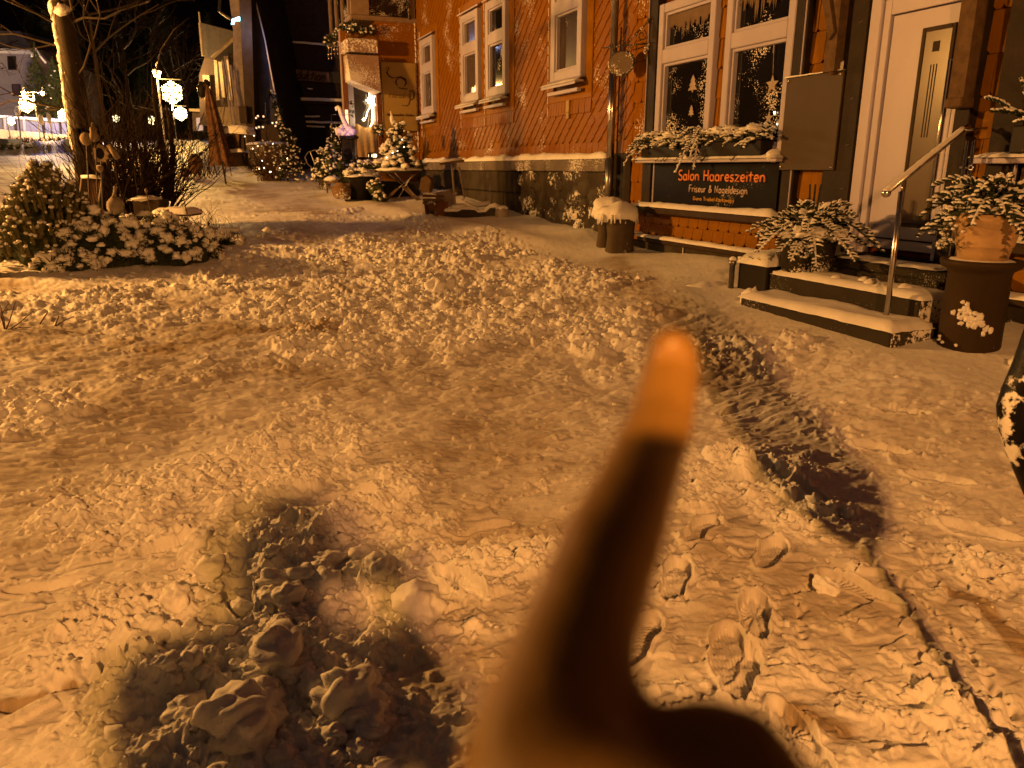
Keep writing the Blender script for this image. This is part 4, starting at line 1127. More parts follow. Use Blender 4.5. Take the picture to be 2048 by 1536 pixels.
pts = [ra.lerp(rb, i / n) + UZ * (.020 + .003 * mnoise.noise(Vector((i * .9, 0, 0)))) for i in range(n + 1)]
mb.tube(pts, [.020 * (1 + .35 * mnoise.noise(Vector((i * 1.7, 5, 0)))) for i in range(n + 1)], 8); mb.blob(ra + UZ * .018, .03, .03, .02, 12, 8, .2); mb.build('rail_snow', M_snow, rl, True)
for w_ in (.31, .24):
    mb = MB(); mb.tube([F(4.44, w_, .70), F(4.44, w_, 1.70)], .015, 12); mb.build('post', M_steel, rl, True)
mb = MB(); mb.tube([F(4.48, .30, 1.50), F(4.40, .30, 1.50)], .012, 8); mb.tube([F(4.50, .30, 1.78), F(4.50, .05, 1.80)], .012, 8)
ringc = F(4.37, .32, 1.50); mb.tube([ringc + DV * .018 * math.cos(a) + UZ * .018 * math.sin(a) for a in [i * math.pi / 6 for i in range(13)]], .006, 5); mb.build('clamp', M_steel, rl, True)

# potted firs
def potfir(name, label, loc, pot, R0, nb, L, seed, up=(.1, 1.1), snow=.92):
    t = thing(name, label, 'potted plant', loc); pot(t)
    N = MB(); S = MB(); r = random.Random(seed); top = Vector(loc) + UZ * R0
    for i in range(nb):
        a = 2 * math.pi * i / nb * 2.4; e = r.uniform(*up)
        fir_branch(N, S, top + Vector((math.cos(a) * .07, math.sin(a) * .07, r.uniform(0, .22))), Vector((math.cos(a), math.sin(a), e)), L * r.uniform(.6, 1.1) * (1 - .25 * max(0, e)), r, .55, L * .21, .0080, snow, .032)
    return t, N, S, r
def barrelpot(t):
    mb = MB(); mb.lathe(t.location, [(.0, 0), (.205, 0), (.225, .05), (.245, .26), (.25, .30), (.235, .30), (.22, .27)], 28); mb.build('pot', snowy('barrel', (.030, .024, .018), thr=.60, scale=5., fine=50., z0=-.1, z1=.12), t, True)
bl = F(5.60, .70, .575)
t, N, S, r = potfir('potted_fir', 'black tub of drooping snow-covered fir branches on the middle step left of the door', bl, barrelpot, .30, 56, .54, 21, (.0, 1.6), .75)
for i in range(10):
    a = i * .63 + .3; rr_ = r.uniform(.06, .10); S.blob(Vector(bl) + Vector((math.cos(a) * .22, math.sin(a) * .22, .33 + r.uniform(-.02, .08))), rr_ * 1.4, rr_, rr_ * .6, 16, 10, .65, 2.6, i * 3.1, rot=a)
S.blob(Vector(bl) + UZ * .36, .22, .22, .09, 20, 10, .4, 2.6, 3.)
for i in range(60):
    a = 3.6 + .9 * r.random(); p = Vector(bl) + Vector((math.cos(a) * .25, math.sin(a) * .25, .28 - .14 * r.random())); tuft(N, p, .04, r, 7, 0); S.blob(p + UZ * .01, .014, .012, .01, 6, 4, .4, 2, i)
for i in range(3): N.tube([Vector(bl) + Vector((-.02 + .03 * i, 0, .5)), Vector(bl) + Vector((-.04 + .05 * i, 0, .78))], [.011, .008], 6)
N.build('fir_branches', M_needle, t); S.build('snow_cover', M_snow, t, True)
# salt-glazed pipe with the terracotta pot
cpb = F(3.80, .80, .16)
t = thing('clay_pipe', 'tall brown glazed drain pipe standing on end beside the steps as a plant stand', 'plant stand', cpb)
mb = MB(); mb.lathe(cpb, [(.215, -.1), (.205, .1), (.200, .62), (.212, .645), (.25, .665), (.262, .69), (.262, .715), (.24, .72), (.20, .70)], 36); mb.build('pipe', M_claypipe, t, True)
mb = MB(); r = random.Random(5)
for i in range(70):
    a = -2.15 + r.gauss(0, .26); z = .34 + r.gauss(0, .028) - .10 * (a + 2.25); mb.blob(cpb + Vector((math.cos(a) * .205, math.sin(a) * .205, z)), r.uniform(.008, .028), r.uniform(.006, .014), r.uniform(.008, .022), 9, 6, .7, 2, i)
for i in range(10):
    a = -2.9 + r.gauss(0, .2); mb.blob(cpb + Vector((math.cos(a) * .21, math.sin(a) * .21, .04 + .14 * r.random())), .014, .014, .012, 7, 5, .5, 2, i)
mb.blob(cpb + UZ * .70, .235, .235, .03, 26, 6, .2, 2.); mb.build('stuck_snow', M_snow, t, True)
def terra(t):
    mb = MB(); mb.lathe(t.location, [(0, 0), (.155, 0), (.165, .05), (.176, .095), (.184, .10), (.180, .105), (.186, .115), (.183, .12), (.205, .235), (.213, .24), (.215, .265), (.225, .275), (.226, .315), (.21, .32), (.195, .30)], 40); mb.build('pot', M_terracotta, t, True)
tp = cpb + UZ * .715
t, N, S, r = potfir('potted_fir', 'terracotta pot of spreading snowy twigs standing on the upright drain pipe', tp, terra, .27, 62, .44, 33, (-.1, 1.3), .6)
for i in range(150):
    a = 2.6 + r.gauss(0, .5); p = tp + Vector((math.cos(a) * (.24 + .07 * r.random()), math.sin(a) * .24, .36 - .30 * r.random())); tuft(N, p, .035, r, 7, 0)
    if r.random() < .6: S.blob(p + UZ * .008, .016, .014, .011, 6, 4, .4, 2, i)
S.blob(tp + UZ * .33, .19, .19, .05, 18, 8, .4, 2.2, 3.)
N.build('fir_branches', M_needle, t); S.build('snow_cover', M_snow, t, True)
# black planter box and the little post at the left end of the steps
p0 = F(6.04, .70, .15)
t = thing('planter_box', 'low square black planter heaped with snow at the left end of the steps', 'planter', p0)
mb = MB(); mb.fbox(5.83, 6.25, .50, .95, .10, .60, .01); mb.build('box', M_black, t)
mb = MB(); snow_slab(mb, F(6.27, .50, .60), -DV, -NV, .46, .47, .10, 61., over=.02); r = random.Random(2); N = MB()
for i in range(26):
    p = F(5.86 + .35 * r.random(), .93 + .04 * r.random(), .60 + .07 * r.random()); tuft(N, p, .035, r, 8)
mb.build('snow_cover', M_snow, t, True); N.build('foliage', M_needle, t)
c = F(6.28, 1.0, .24)
t = thing('bollard_light', 'short metal post with rounded cap next to the black planter', 'post', c)
mb = MB(); mb.lathe(c, [(.028, -.1), (.028, .33), (.036, .33), (.036, .36), (.02, .385)], 14); mb.build('post', M_zinc, t, True)
mb = MB(); mb.lathe(c + UZ * .385, [(.034, -.01), (.036, .005), (.02, .022), (.002, .03)], 12); mb.build('cap_snow', M_snow, t, True)
c = F(6.55, 1.05, .24)
t = thing('snow_covered_stone', 'rock under a smooth snow hummock left of the steps', 'stone', c)
mb = MB(); mb.blob(c, .2, .15, .09, 18, 10, .5, 2., 3.); mb.build('rock', M_stone_clean, t, True)
mb = MB(); mb.blob(c + UZ * .02, .24, .19, .10, 22, 12, .3, 1.8, 5.); mb.build('snow_cover', M_snow, t, True)
# two tree stumps under the downpipe with a common snow cap
c = F(9.5, .5, .22)
t = thing('stump_planter', 'pair of upright hollow logs under a dome of snow at the foot of the downpipe', 'planter', c)
for (s_, w_, rad, hh, nm) in ((9.76, .48, .165, .62, 'log'), (9.34, .52, .205, .58, 'log')):
    mb = MB(); q = F(s_, w_, .25); mb.lathe(q, [(rad, -.1), (rad * .97, .1), (rad * .92, hh * .6), (rad, hh), (rad * .8, hh)], 26, .16); mb.build(nm, M_log, t, True)
mb = MB(); r = random.Random(15); N = MB()
mb.blob(F(9.75, .48, .92), .23, .22, .20, 24, 12, .22, 1.6, 2., zmin=-.4); mb.blob(F(9.38, .52, .87), .26, .24, .18, 24, 12, .25, 1.8, 4., zmin=-.45); mb.blob(F(9.52, .58, .88), .22, .2, .13, 20, 10, .25, 1.8, 6., zmin=-.45)
for i in range(44):
    a = r.uniform(0, 6.28); ce = F(9.75, .48, .90) if i % 3 == 0 else F(9.40, .53, .86); q = ce + Vector((math.cos(a) * .26, math.sin(a) * .23, -.02))
    l = r.uniform(.03, .11); mb.tube([q + UZ * .05, q, q - UZ * l + Vector((math.cos(a), math.sin(a), 0)) * .02], [.022, .017, .006], 6); tuft(N, q - UZ * .03, .05, r, 6, -.3)
mb.build('snow_cap', M_snow, t, True); N.build('foliage', M_needle, t)
mb = MB(); 
for k in range(2): mb.tube([F(8.55 + k * 2.2, .06, .50), F(8.54 + k * 2.2, .07, .15)], .012, 6)
t2 = thing('drain_rod', 'thin pale pipe running down the dark plinth below the sign', 'pipe', F(8.55, .06, .3)); mb2 = MB(); mb2.tube([F(8.50, .065, .50), F(8.46, .09, .15)], .012, 6); mb2.build('pipe', M_steel, t2)

# black snow-flecked bag edge at the right of the picture is the skirt of the folded parasol standing beside the photographer
pc = Vector((1.315, 1.60, gz(1.1, 1.3)))
t = thing('folded_parasol', 'black folded parasol flecked with frozen snow at the right edge of the picture', 'parasol', pc)
mb = MB(); mb.tube([pc + UZ * -.3, pc + UZ * 2.35], .022, 10); mb.build('pole', M_iron, t, True)
mb = MB(); rows = [(.05, .68), (.13, .76), (.18, .86), (.208, .92), (.218, .97), (.21, 1.01), (.195, 1.07), (.18, 1.2), (.155, 1.5), (.13, 1.85), (.03, 2.32)]
n = 72; o = []
for (rd, z) in rows:
    for k in range(n):
        a = 2 * math.pi * k / n; f_ = 1 + .07 * math.cos(8 * a + z * 2) * min(1, rd / .15) + .05 * mnoise.noise(Vector((math.cos(a) * 4, math.sin(a) * 4, z * 7)))
        o.append(pc + Vector((rd * f_ * math.cos(a), rd * f_ * math.sin(a), z)))
fs = [(i * n + k, i * n + (k + 1) % n, (i + 1) * n + (k + 1) % n, (i + 1) * n + k) for i in range(len(rows) - 1) for k in range(n)]
mb.add(o, fs); mb.build('canopy', M_blackfab, t, True)

# ================================================================ STREET LAMPS (double lanterns with a snowflake)
def snowflake(mb, c, r, ax, th=.022):
    c = Vector(c); P = lambda a, d: c + ax * (d * math.cos(a)) + UZ * (d * math.sin(a))
    mb.tube([P(2 * math.pi * i / 24, r * .93) for i in range(25)], th * .45, 5, False)
    for k in range(6):
        a = math.pi / 2 + k * math.pi / 3; mb.tube([P(a, .1 * r), P(a, r * 1.02)], th, 5)
        for d in (.38, .62, .84):
            for sg in (-1, 1): mb.tube([P(a, d * r), P(a + sg * .36 / (d + .35), (d + .18) * r)], th * .9, 5)
        mb.blob(P(a, r * 1.02), th * 1.7, th * 1.7, th * 1.7, 7, 5, 0)
def street_lamp(base, H, label, flake=True, double=True, arm=.24, ax=None, side=1, fr=.36, group='street lamps with lit lanterns', ladj=0.):
    base = Vector(base); ax = ax or Vector((1, 0, 0))
    t = thing('street_lamp', label, 'street lamp', base, group)
    mb = MB(); mb.lathe(base, [(.11, -.3), (.11, .35), (.06, .45), (.045, 1.2), (.04, H - .25), (.03, H)], 12)
    if double: mb.tube([base + UZ * (H - .05) - ax * arm, base + UZ * (H + .02), base + UZ * (H - .05) + ax * arm], .022, 8)
    mb.build('pole', M_zinc, t, True)
    for sg in ((-1, 1) if double else (0,)):
        p = base + ax * (sg * arm) + UZ * (H - .05 + ladj)
        mb = MB(); mb.lathe(p, [(.02, .24), (.14, .14), (.155, .11), (.155, .10)], 12); mb.tube([p + UZ * .2, p + UZ * .34, p + UZ * .40 + ax * .05, p + UZ * .34 + ax * .1], .012, 6); mb.lathe(p, [(.05, -.20), (.06, -.19), (.055, -.17)], 10)
        h = mb.build('lantern_hood', M_iron, t, True)
        mb = MB(); mb.lathe(p, [(.07, -.16), (.15, .085)], 10); mb.build('lantern_glass', E_lamp, t, True)
    if flake:
        mb = MB(); c = base + ax * (side * (fr + .10)) + UZ * (H - .32 - fr)
        mb.tube([base + UZ * (H - .22), base + ax * (side * (fr * 2 + .1)) + UZ * (H - .24)], .014, 6); mb.tube([base + UZ * (H - .3 - 2 * fr) + ax * side * .03, base + UZ * (H - .2) + ax * side * .03], .012, 6); mb.build('ornament_arm', M_zinc, t)
        mb = MB(); snowflake(mb, c, fr, ax, .024); mb.build('snowflake_ornament', E_flake, t)
    return t
def lamp_y(x, y, Y): return far(x, y, Y).z
# the one behind the photographer, the one across the street
street_lamp((LP1[0], LP1[1], gz(*LP1)), 4.25, 'double lantern street lamp behind the photographer', flake=False)
street_lamp((LP2[0], LP2[1], gz(*LP2)), 4.0, 'double lantern street lamp across the street out of frame on the left', flake=False, ax=Vector((0, 1, 0)))
def placed_lamp(x, ytop, Y, label, **k):
    p = far(x, ytop, Y); g0 = gz(p.x, p.y) if 'g0' not in k else k.pop('g0')
    return street_lamp((p.x, p.y, g0), p.z - g0 + .05, label, **k), p
t, p = placed_lamp(314, 148, 30, 'tall lit street lamp with a large glowing snowflake rising above the bare bush', double=False, fr=.37, side=1)
lamp('lamp_light', (p.x - .1, p.y - .35, p.z - .1), 1800, (1., .56, .15))
t, p = placed_lamp(66, 186, 62, 'double street lamp with snowflake on the oval planted bed at far left', arm=.72, fr=.55, side=-1)
lamp('lamp_light', (p.x - .7, p.y - .4, p.z - .2), 4200, (1., .55, .14)); lamp('lamp_light', (p.x + .7, p.y - .4, p.z - .2), 4200, (1., .6, .2))
t, p = placed_lamp(138, 212, 72, 'street lamp with small snowflake half hidden behind the tree trunk', double=False, fr=.5, side=-1)
lamp('lamp_light', (p.x, p.y - .5, p.z - .2), 2500, (1., .6, .2))
t, p = placed_lamp(344, 206, 56, 'distant lamp post with glowing snowflake just below the large snowflake', double=False, fr=.42, side=1)
lamp('lamp_light', (p.x, p.y - .6, p.z - .3), 2500, (1., .6, .2))
t, p = placed_lamp(-70, 170, 58, 'bluish street lamp out of frame at far left', double=True, flake=False)
lamp('lamp_light', (p.x, p.y + .2, p.z + .2), 250, (.55, .60, 1.))
lamp('lamp_light', (p.x + 1, p.y + 6.5, p.z + 1.), 2200, (.30, .34, 1.))  # extra blue light with no fixture, added to tint the wall and building
for i, (x, y, Y, rr_, lb) in enumerate(((232, 237, 88, .36, 'faint far snowflake light left of the lamp post above the bush'), (304, 241, 84, .40, 'far glowing snowflake light low beside the lamp post'), (22, 242, 60, .26, 'small snowflake light on a short post in front of the blue wall'))):
    p = far(x, y, Y); t = thing('snowflake_light', lb, 'light ornament', (p.x, p.y, gz(p.x, p.y)), 'small snowflake lights in the distance')
    mb = MB(); mb.tube([(p.x - rr_, p.y, gz(p.x, p.y) - .3), (p.x - rr_, p.y, p.z + rr_)], .05, 6); mb.tube([(p.x - rr_, p.y, p.z + rr_), (p.x, p.y, p.z + rr_)], .03, 6); mb.build('post', M_zinc, t)
    mb = MB(); snowflake(mb, p, rr_, Vector((1, 0, 0)), .032); mb.build('snowflake_ornament', E_flake, t)
# ================================================================ helpers for mid and far things
def PXY(poly, Y): return [far(a, b, Y) for a, b in poly]
def slab(mb, poly, Y, dep): mb.prism(PXY(poly, Y), Vector((0, dep, 0)))
def stick(mb, a, b, Y, r, n=6, Y2=None): mb.tube([far(a[0], a[1], Y), far(b[0], b[1], Y2 or Y)], r, n)
def base_thing(name, label, cat, x, y, Y, group=None):
    p = far(x, y, Y); return thing(name, label, cat, (p.x, p.y, p.z), group)

# ---------------------------------------------------------------- café house at the end of the orange front
CF = thing('cafe_house', 'orange cafe building with a dark timber bay window upstairs jutting over its lit entrance', 'house', F(SC + 1, 1, .9))
mb = MB(); mb.fbox(SC, SC + 4, -1, 1.02, -.5, 5.2); mb.fbox(SC + .36, SC + .6, 1.02, 1.90, -.5, 4.9); mb.build('wall', M_orange, CF)
mb = MB(); mb.fbox(SC - .03, SC, .0, 1.02, .3, 1.95); mb.build('wall_foot', M_orange_clean, CF)
mb = MB(); g = random.Random(3); z = 1.9
while z < 5.1:
    mb.tube([F(SC - .03, .015 + g.gauss(0, .008), z), F(SC - .035, .02, z + .12)], .016, 5); z += .15
mb.build('snow_line', M_snow, CF)
# oriel
mb = MB(); mb.fbox(SC + .05, SC + 3.5, -.2, 1.60, 5.22, 8); mb.build('bay_core', M_dark, CF)
mb = MB(); mb.fbox(SC - .06, SC + 3.6, -.2, 1.70, 5.12, 5.24, .02); mb.fbox(SC - .02, SC + 3.55, -.2, 1.66, 6.2, 6.30, .01)
mb.fbox(SC - .02, SC + .10, 1.20, 1.66, 5.24, 6.2); mb.fbox(SC - .02, SC + .10, .0, .12, 5.24, 6.2)
for a in (.35, 1.25, 2.15, 3.1): mb.fbox(SC + a, SC + a + .13, 1.58, 1.66, 5.24, 6.2)
mb.build('bay_frame', plain('bay_cream', (.24, .17, .12), .6, var=.2), CF)
mb = MB(); mb.fbox(SC + .02, SC + .045, .12, 1.2, 5.26, 6.2); mb.fbox(SC + .1, SC + 3.1, 1.60, 1.62, 5.26, 6.2); mb.build('bay_pane', M_glass, CF)
mb = MB(); mb.tube([F(SC - .05, .16, 5.2), F(SC - .05, .16, 7)], .035, 8); mb.build('downpipe', M_iron_snow, CF)
# entrance: roller awning box under snow, glazed door, orange posts
mb = MB(); mb.fbox(SC - .45, SC + .35, 1.12, 1.90, 4.30, 4.62, .03); mb.build('awning_box', snowy('awning_snow', (.30, .20, .15), thr=.46, scale=3., fine=20.), CF)
mb = MB(); mb.prism([F(SC - .40, 1.10, 4.24), F(SC - .40, 1.90, 4.24), F(SC - .62, 1.88, 3.62), F(SC - .62, 1.12, 3.36)], DV * .9); mb.build('awning', snowy('awning_fabric', (.34, .23, .17), (.24, .16, .12), thr=.52, scale=3., fine=36.), CF)
mb = MB(); mb.fbox(SC + .30, SC + .36, 1.12, 1.80, 1.45, 4.2); mb.build('door_glass', M_glassclear, CF)
mb = MB(); mb.fbox(SC + .2, SC + .36, 1.66, 1.80, 1.2, 4.2); mb.fbox(SC + .2, SC + .36, 1.10, 1.20, 1.2, 4.2); mb.fbox(SC + .2, SC + .35, 1.2, 1.66, 1.2, 1.5); mb.build('door_frame', M_white, CF)
mb = MB(); mb.fbox(SC + .1, SC + .32, 1.82, 1.95, .8, 4.3); mb.fbox(SC - .02, SC + .1, 1.0, 1.10, .8, 4.9); mb.build('corner_post', M_woodred, CF)
mb = MB(); mb.fbox(SC + .05, SC + .12, 1.86, 1.93, 2.2, 2.95); mb.build('lit_strip', E_dim, CF)
# hessian hung in the door
mb = MB(); n = 14; o = []
for j in range(9):
    for i in range(n + 1):
        a = i / n; b = j / 8; sag = .10 * (1 - math.cos(a * 2 * math.pi)) * (1 - b) * .5
        o.append(F(SC + .17 + .035 * math.sin(a * 19 + b * 2) * (1 - .3 * b), 1.12 + .52 * a + .05 * (a - .5) * (1 - b), 2.62 - .85 * b - sag))
mb.add(o, [(j * (n + 1) + i, j * (n + 1) + i + 1, (j + 1) * (n + 1) + i + 1, (j + 1) * (n + 1) + i) for j in range(8) for i in range(n)])
mb.build('door_curtain', M_burlap, CF, True)
lamp('door_light', F(SC + .02, 1.35, 2.75), 14, (1., .72, .35), .04)
t = thing('star_light', 'bright frosted star light with dangling wires hanging in the cafe door', 'light ornament', F(SC + .1, 1.22, 3.2))
mb = MB(); c = F(SC + .1, 1.23, 3.20)
for k in range(10):
    a = k * math.pi / 5; rr_ = .20 if k % 2 == 0 else .13; mb.tube([c, c - NV * rr_ * .7 * math.cos(a) + UZ * rr_ * math.sin(a)], [.05, .012], 6)
mb.blob(c, .09, .09, .10, 12, 8, .3)
mb.tube([c - UZ * .1, c - UZ * .3 - NV * .12, c - UZ * .45 - NV * .16], .012, 5); mb.tube([c - UZ * .1, c - UZ * .35 + NV * .02, c - UZ * .6 - NV * .02, c - UZ * .66 - NV * .07], .012, 5)
mb.build('star', E_warm, t)
t = thing('candle_lantern', 'small black lantern with two lit panes at the foot of the cafe door', 'lantern', F(SC - .3, 1.35, 1.75))
c = F(SC - .3, 1.33, 1.80); mb = MB(); mb.box(c, .26, .16, .16, YAW); mb.build('case', M_iron, t)
mb = MB()
for k in (-1, 1): mb.box(c + Vector((k * .06, -.085, 0)), .09, .02, .07, 0)
mb.build('pane', E_warm, t)
# cream café sign
t = thing('cafe_sign', 'tall cream cafe sign with a steaming cup drawn on it behind the snowy spruce', 'sign', F(SC - .05, .5, 2.45))
mb = MB(); mb.fbox(SC - .075, SC - .035, .04, .97, 2.44, 4.15); mb.build('board', M_yellow, t)
mb = MB(); mb.tube([F(SC - .085, .04, 2.44), F(SC - .085, .04, 4.15), F(SC - .085, .97, 4.15), F(SC - .085, .97, 2.44), F(SC - .085, .04, 2.44)], .012, 4); mb.build('rim', M_wood, t)
Pc = lambda x, y: F(SC - .082, .97 - x, 4.15 - y)      # x right 0-.93, y down 0-1.71
mb = MB()
for pts, rad in (([(.13, .20), (.15, .14), (.21, .13), (.22, .18), (.18, .20), (.15, .26), (.20, .34), (.30, .39), (.42, .38)], [.008, .01, .012, .010, .01, .02, .018, .012, .008]),
                 ([(.40, .38), (.52, .36), (.64, .42), (.66, .50), (.61, .58)], [.012, .026, .032, .026, .006]), ([(.42, .58), (.38, .50), (.40, .43), (.47, .40)], [.010, .020, .016, .006]),
                 ([(.42, .60), (.47, .63), (.56, .64), (.70, .65)], [.006, .010, .014, .008]), ([(.74, .70), (.82, .68), (.87, .76), (.84, .88), (.74, .93)], [.012, .013, .013, .012, .009]),
                 ([(.76, .70), (.75, .90), (.71, 1.02), (.66, 1.07), (.52, 1.06)], [.008, .009, .011, .012, .005])):
    mb.tube([Pc(*q) for q in pts], rad, 6)
mb.build('cup_drawing', M_text_br, t, True)
mb = MB(); text(mb, 'Heidis', lambda x, y: Pc(.16 + x, .88 - y), .22, .004, 1.15, .35); text(mb, 'Hausgemachter Kuchen', lambda x, y: Pc(.10 + x, 1.33 - y), .085, .005, .94, .3); text(mb, 'Eis'.replace('E', 'C').replace('Cis', 'Cafe'), lambda x, y: Pc(.40 + x, 1.52 - y), .08, .005, 1.3, .3)
mb.build('lettering', M_text_br, t)
# garlands at the entrance
def garland(name, label, pts, n, rad, seed, mat=None, berries=True, lights=0, grp=None):
    p0 = pts[0]; t = thing(name, label, 'garland', p0, grp); N = MB(); S = MB(); Lg = MB(); r = random.Random(seed)
    for k in range(n):
        q = k / n * (len(pts) - 1); i = int(q); p = Vector(pts[i]).lerp(Vector(pts[min(i + 1, len(pts) - 1)]), q - i) + Vector((r.gauss(0, rad * .4), r.gauss(0, rad * .4), r.gauss(0, rad * .4)))
        tuft(N, p, rad * 1.3, r, 10)
        if r.random() < .55: S.blob(p + UZ * rad * .4, rad * r.uniform(.2, .45), None, rad * .25, 6, 4, .4, 2, k)
    N.build('foliage', M_needle, t)
    if S.v: S.build('snow_cover', M_snow, t, True)
    return t
garland('garland', 'dark beaded garland with frosted rings hung under the upstairs bay of the cafe', [F(SC + 3.3, 1.7, 4.95), F(SC + 2.4, 1.72, 5.0), F(SC + 1.4, 1.72, 4.95), F(SC + .5, 1.7, 5.0), F(SC - .1, 1.6, 4.9), F(SC - .1, 1.2, 4.8)], 150, .13, 4)
t = thing('bead_rings', 'row of frosted rings and glass beads dangling from the garland under the bay', 'ornament', F(SC + 1, 1.72, 4.8)); mb = MB(); r = random.Random(3)
for k in range(7):
    c = F(SC + 3.2 - k * .5, 1.74, 4.86 - .05 * (k % 2)); a0 = r.random()
    mb.tube([c + (DV * math.cos(a) + UZ * math.sin(a)) * .13 for a in [i * math.pi / 6 for i in range(11)]], .014, 5)
    mb.blob(c - UZ * .17, .035, .035, .05, 8, 6, 0); mb.blob(c - UZ * .28, .02, .02, .05, 8, 6, 0)
mb.build('ring', M_steel, t, True)
garland('garland', 'vertical spray of dark leaves beside the cafe door post', [far(703, 200, 20.2), far(705, 235, 20.2)], 16, .07, 6)
garland('leaf_wreath', 'round clump of dried leaves hanging left of the snowy spruce', [far(757, 252, 18.8), far(763, 270, 18.8), far(752, 262, 18.8)], 26, .10, 7)
# planked dark house further back
PH = base_thing('plank_house', 'dark weatherboarded house with a long faded name board and a black doorway', 'house', 640, 340, 30)
mb = MB(); slab(mb, [(545, -120), (800, -120), (800, 345), (560, 345)], 30.2, 6); mb.build('wall', M_walldark, PH)
mb = MB(); g = random.Random(4)
for k in range(17):
    y = 250 - k * 22; slab(mb, [(546, y - 21 + .02 * 546 - 10), (800, y - 21), (800, y - 1), (546, y - 2)], 30.12 + .03 * (k % 2) + .004 * k, .08)
mb.build('weatherboards', M_walldark, PH)
mb = MB(); slab(mb, [(598, 252), (650, 256), (652, 345), (596, 345)], 30.05, .1); mb.build('doorway', M_black, PH)
mb = MB(); slab(mb, [(572, 262), (590, 262), (594, 345), (572, 345)], 29.8, .2); slab(mb, [(652, 262), (690, 262), (690, 345), (656, 345)], 29.9, .15); mb.build('door_surround', M_darkbrown, PH)
mb = MB()
for (x0, y0, x1, y1, h) in ((551, 196, 690, 201, .10), (572, 233, 640, 233, .05), (563, 242, 690, 246, .07), (570, 250, 650, 254, .05), (525, 82, 560, 84, .05), (585, 84, 690, 92, .06), (553, 177, 571, 177, .04), (615, 177, 625, 178, .03)):
    a, b = far(x0, y0, 29.7), far(x1, y1, 29.7); n = 8; mb.tube([a.lerp(b, i / n) + UZ * .02 * mnoise.noise(Vector((i * 1.3, y0, 0))) for i in range(n + 1)], h * .5, 6, flat=1.3)
mb.build('ledge_snow', M_snow, PH, True)
mb = MB(); slab(mb, [(551, 200), (690, 205), (690, 210), (551, 206)], 29.8, .4); mb.build('ledge', M_darkbrown, PH)
t = base_thing('name_board', 'long faded name board with dark script on the plank house', 'sign', 610, 158, 29.9)
mb = MB(); slab(mb, [(557, 135), (657, 145), (658, 165), (559, 157)], 29.75, .08); mb.build('board', plain('board_pale', (.22, .14, .10), .8, var=.3), t)
mb = MB(); slab(mb, [(659, 143), (690, 146), (690, 168), (659, 165)], 29.78, .05); mb.build('end_board', M_black, t)
a = far(565, 155, 29.7); b = far(655, 162, 29.7); u = (b - a).normalized(); ln = (b - a).length
mb = MB(); sz = .52; text(mb, 'Produktion', lambda x, y: a + u * x + UZ * y * .8, sz, .022, ln / tlen('Produktion', sz) * .95, .4); mb.build('lettering', M_text_br, t)

# white-boarded house with porch
WH = base_thing('boarded_house', 'tall pale boarded house with dark slate porch roof and slim poles behind the closed parasol', 'house', 470, 300, 28)
mb = MB(); slab(mb, [(452, -60), (480, -60), (505, 330), (470, 330), (466, 60)], 27.2, 3); mb.build('board_wall', M_plaster, WH)
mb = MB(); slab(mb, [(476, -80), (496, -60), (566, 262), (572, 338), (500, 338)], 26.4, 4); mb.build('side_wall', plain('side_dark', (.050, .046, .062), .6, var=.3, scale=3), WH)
mb = MB(); slab(mb, [(474, -80), (500, -80), (512, 338), (496, 338)], 25.6, .5); mb.build('corner_post', M_darkbrown, WH)
mb = MB(); mb.tube([far(496, -60, 26.3), far(530, 80, 26.3), far(563, 258, 26.3)], .025, 5); mb.tube([far(543, 180, 26.2), far(563, 248, 26.2), far(564, 268, 26.2)], [.03, .06, .03], 6); mb.build('verge_snow', M_snow, WH, True)
mb = MB(); stick(mb, (498, 90), (508, 250), 25.9, .05); mb.build('light_tube', plain('tube_pale', (.30, .30, .42), .4), WH)
mb = MB(); slab(mb, [(396, 44), (466, 62), (467, 78), (424, 118), (408, 112)], 30, 3); mb.build('porch_roof', plain('porch_slate', (.085, .075, .08), .8, var=.3), WH)
mb = MB(); stick(mb, (424, 116), (468, 76), 29.5, .07); stick(mb, (400, 46), (406, 112), 29.5, .06); stick(mb, (398, 24), (400, 44), 29.6, .03); mb.build('verge_board', M_plaster, WH)
mb = MB(); slab(mb, [(410, 112), (468, 78), (484, 250), (400, 250), (398, 150)], 31, 1); mb.build('porch_back', M_walldark, WH)
mb = MB()
for a, b in (((430, 115), (436, 200)), ((438, 105), (447, 195)), ((450, 92), (462, 200)), ((415, 150), (420, 215)), ((408, 150), (414, 215))): slab(mb, [(a[0] - 3, a[1]), (a[0] + 3, a[1]), (b[0] + 3, b[1]), (b[0] - 3, b[1])], 30.8, .08)
mb.build('porch_board', M_plaster, WH)
for a, b in (((445, 120), (464, 248)), ((449, 112), (470, 248)), ((461, 130), (477, 248)), ((468, 140), (480, 248)), ((455, 150), (470, 248)), ((475, 190), (486, 248))):
    mb = MB(); stick(mb, a, b, 27.0, .035); mb.build('pole', M_plaster, WH)
mb = MB(); slab(mb, [(430, 214), (468, 214), (472, 250), (432, 250)], 29.2, 1); mb.build('base_wall', M_plaster, WH)
mb = MB(); slab(mb, [(477, 212), (492, 212), (494, 245), (480, 245)], 25.3, .3); mb.build('meter_box', M_darkbrown, WH)
mb = MB(); mb.tube([far(440, -10, 27), far(438, 22, 27), far(452, 32, 27), far(462, 38, 27)], .05, 6); mb.build('gutter', M_iron, WH)
mb = MB(); slab(mb, [(464, 38), (478, 33), (478, 41), (468, 41), (466, 48), (462, 48)], 25.4, .1); mb.build('wall_light', E_cyan, WH)
lamp('wall_light_glow', far(486, 60, 25.0), 25, (.55, .6, 1.), .1)

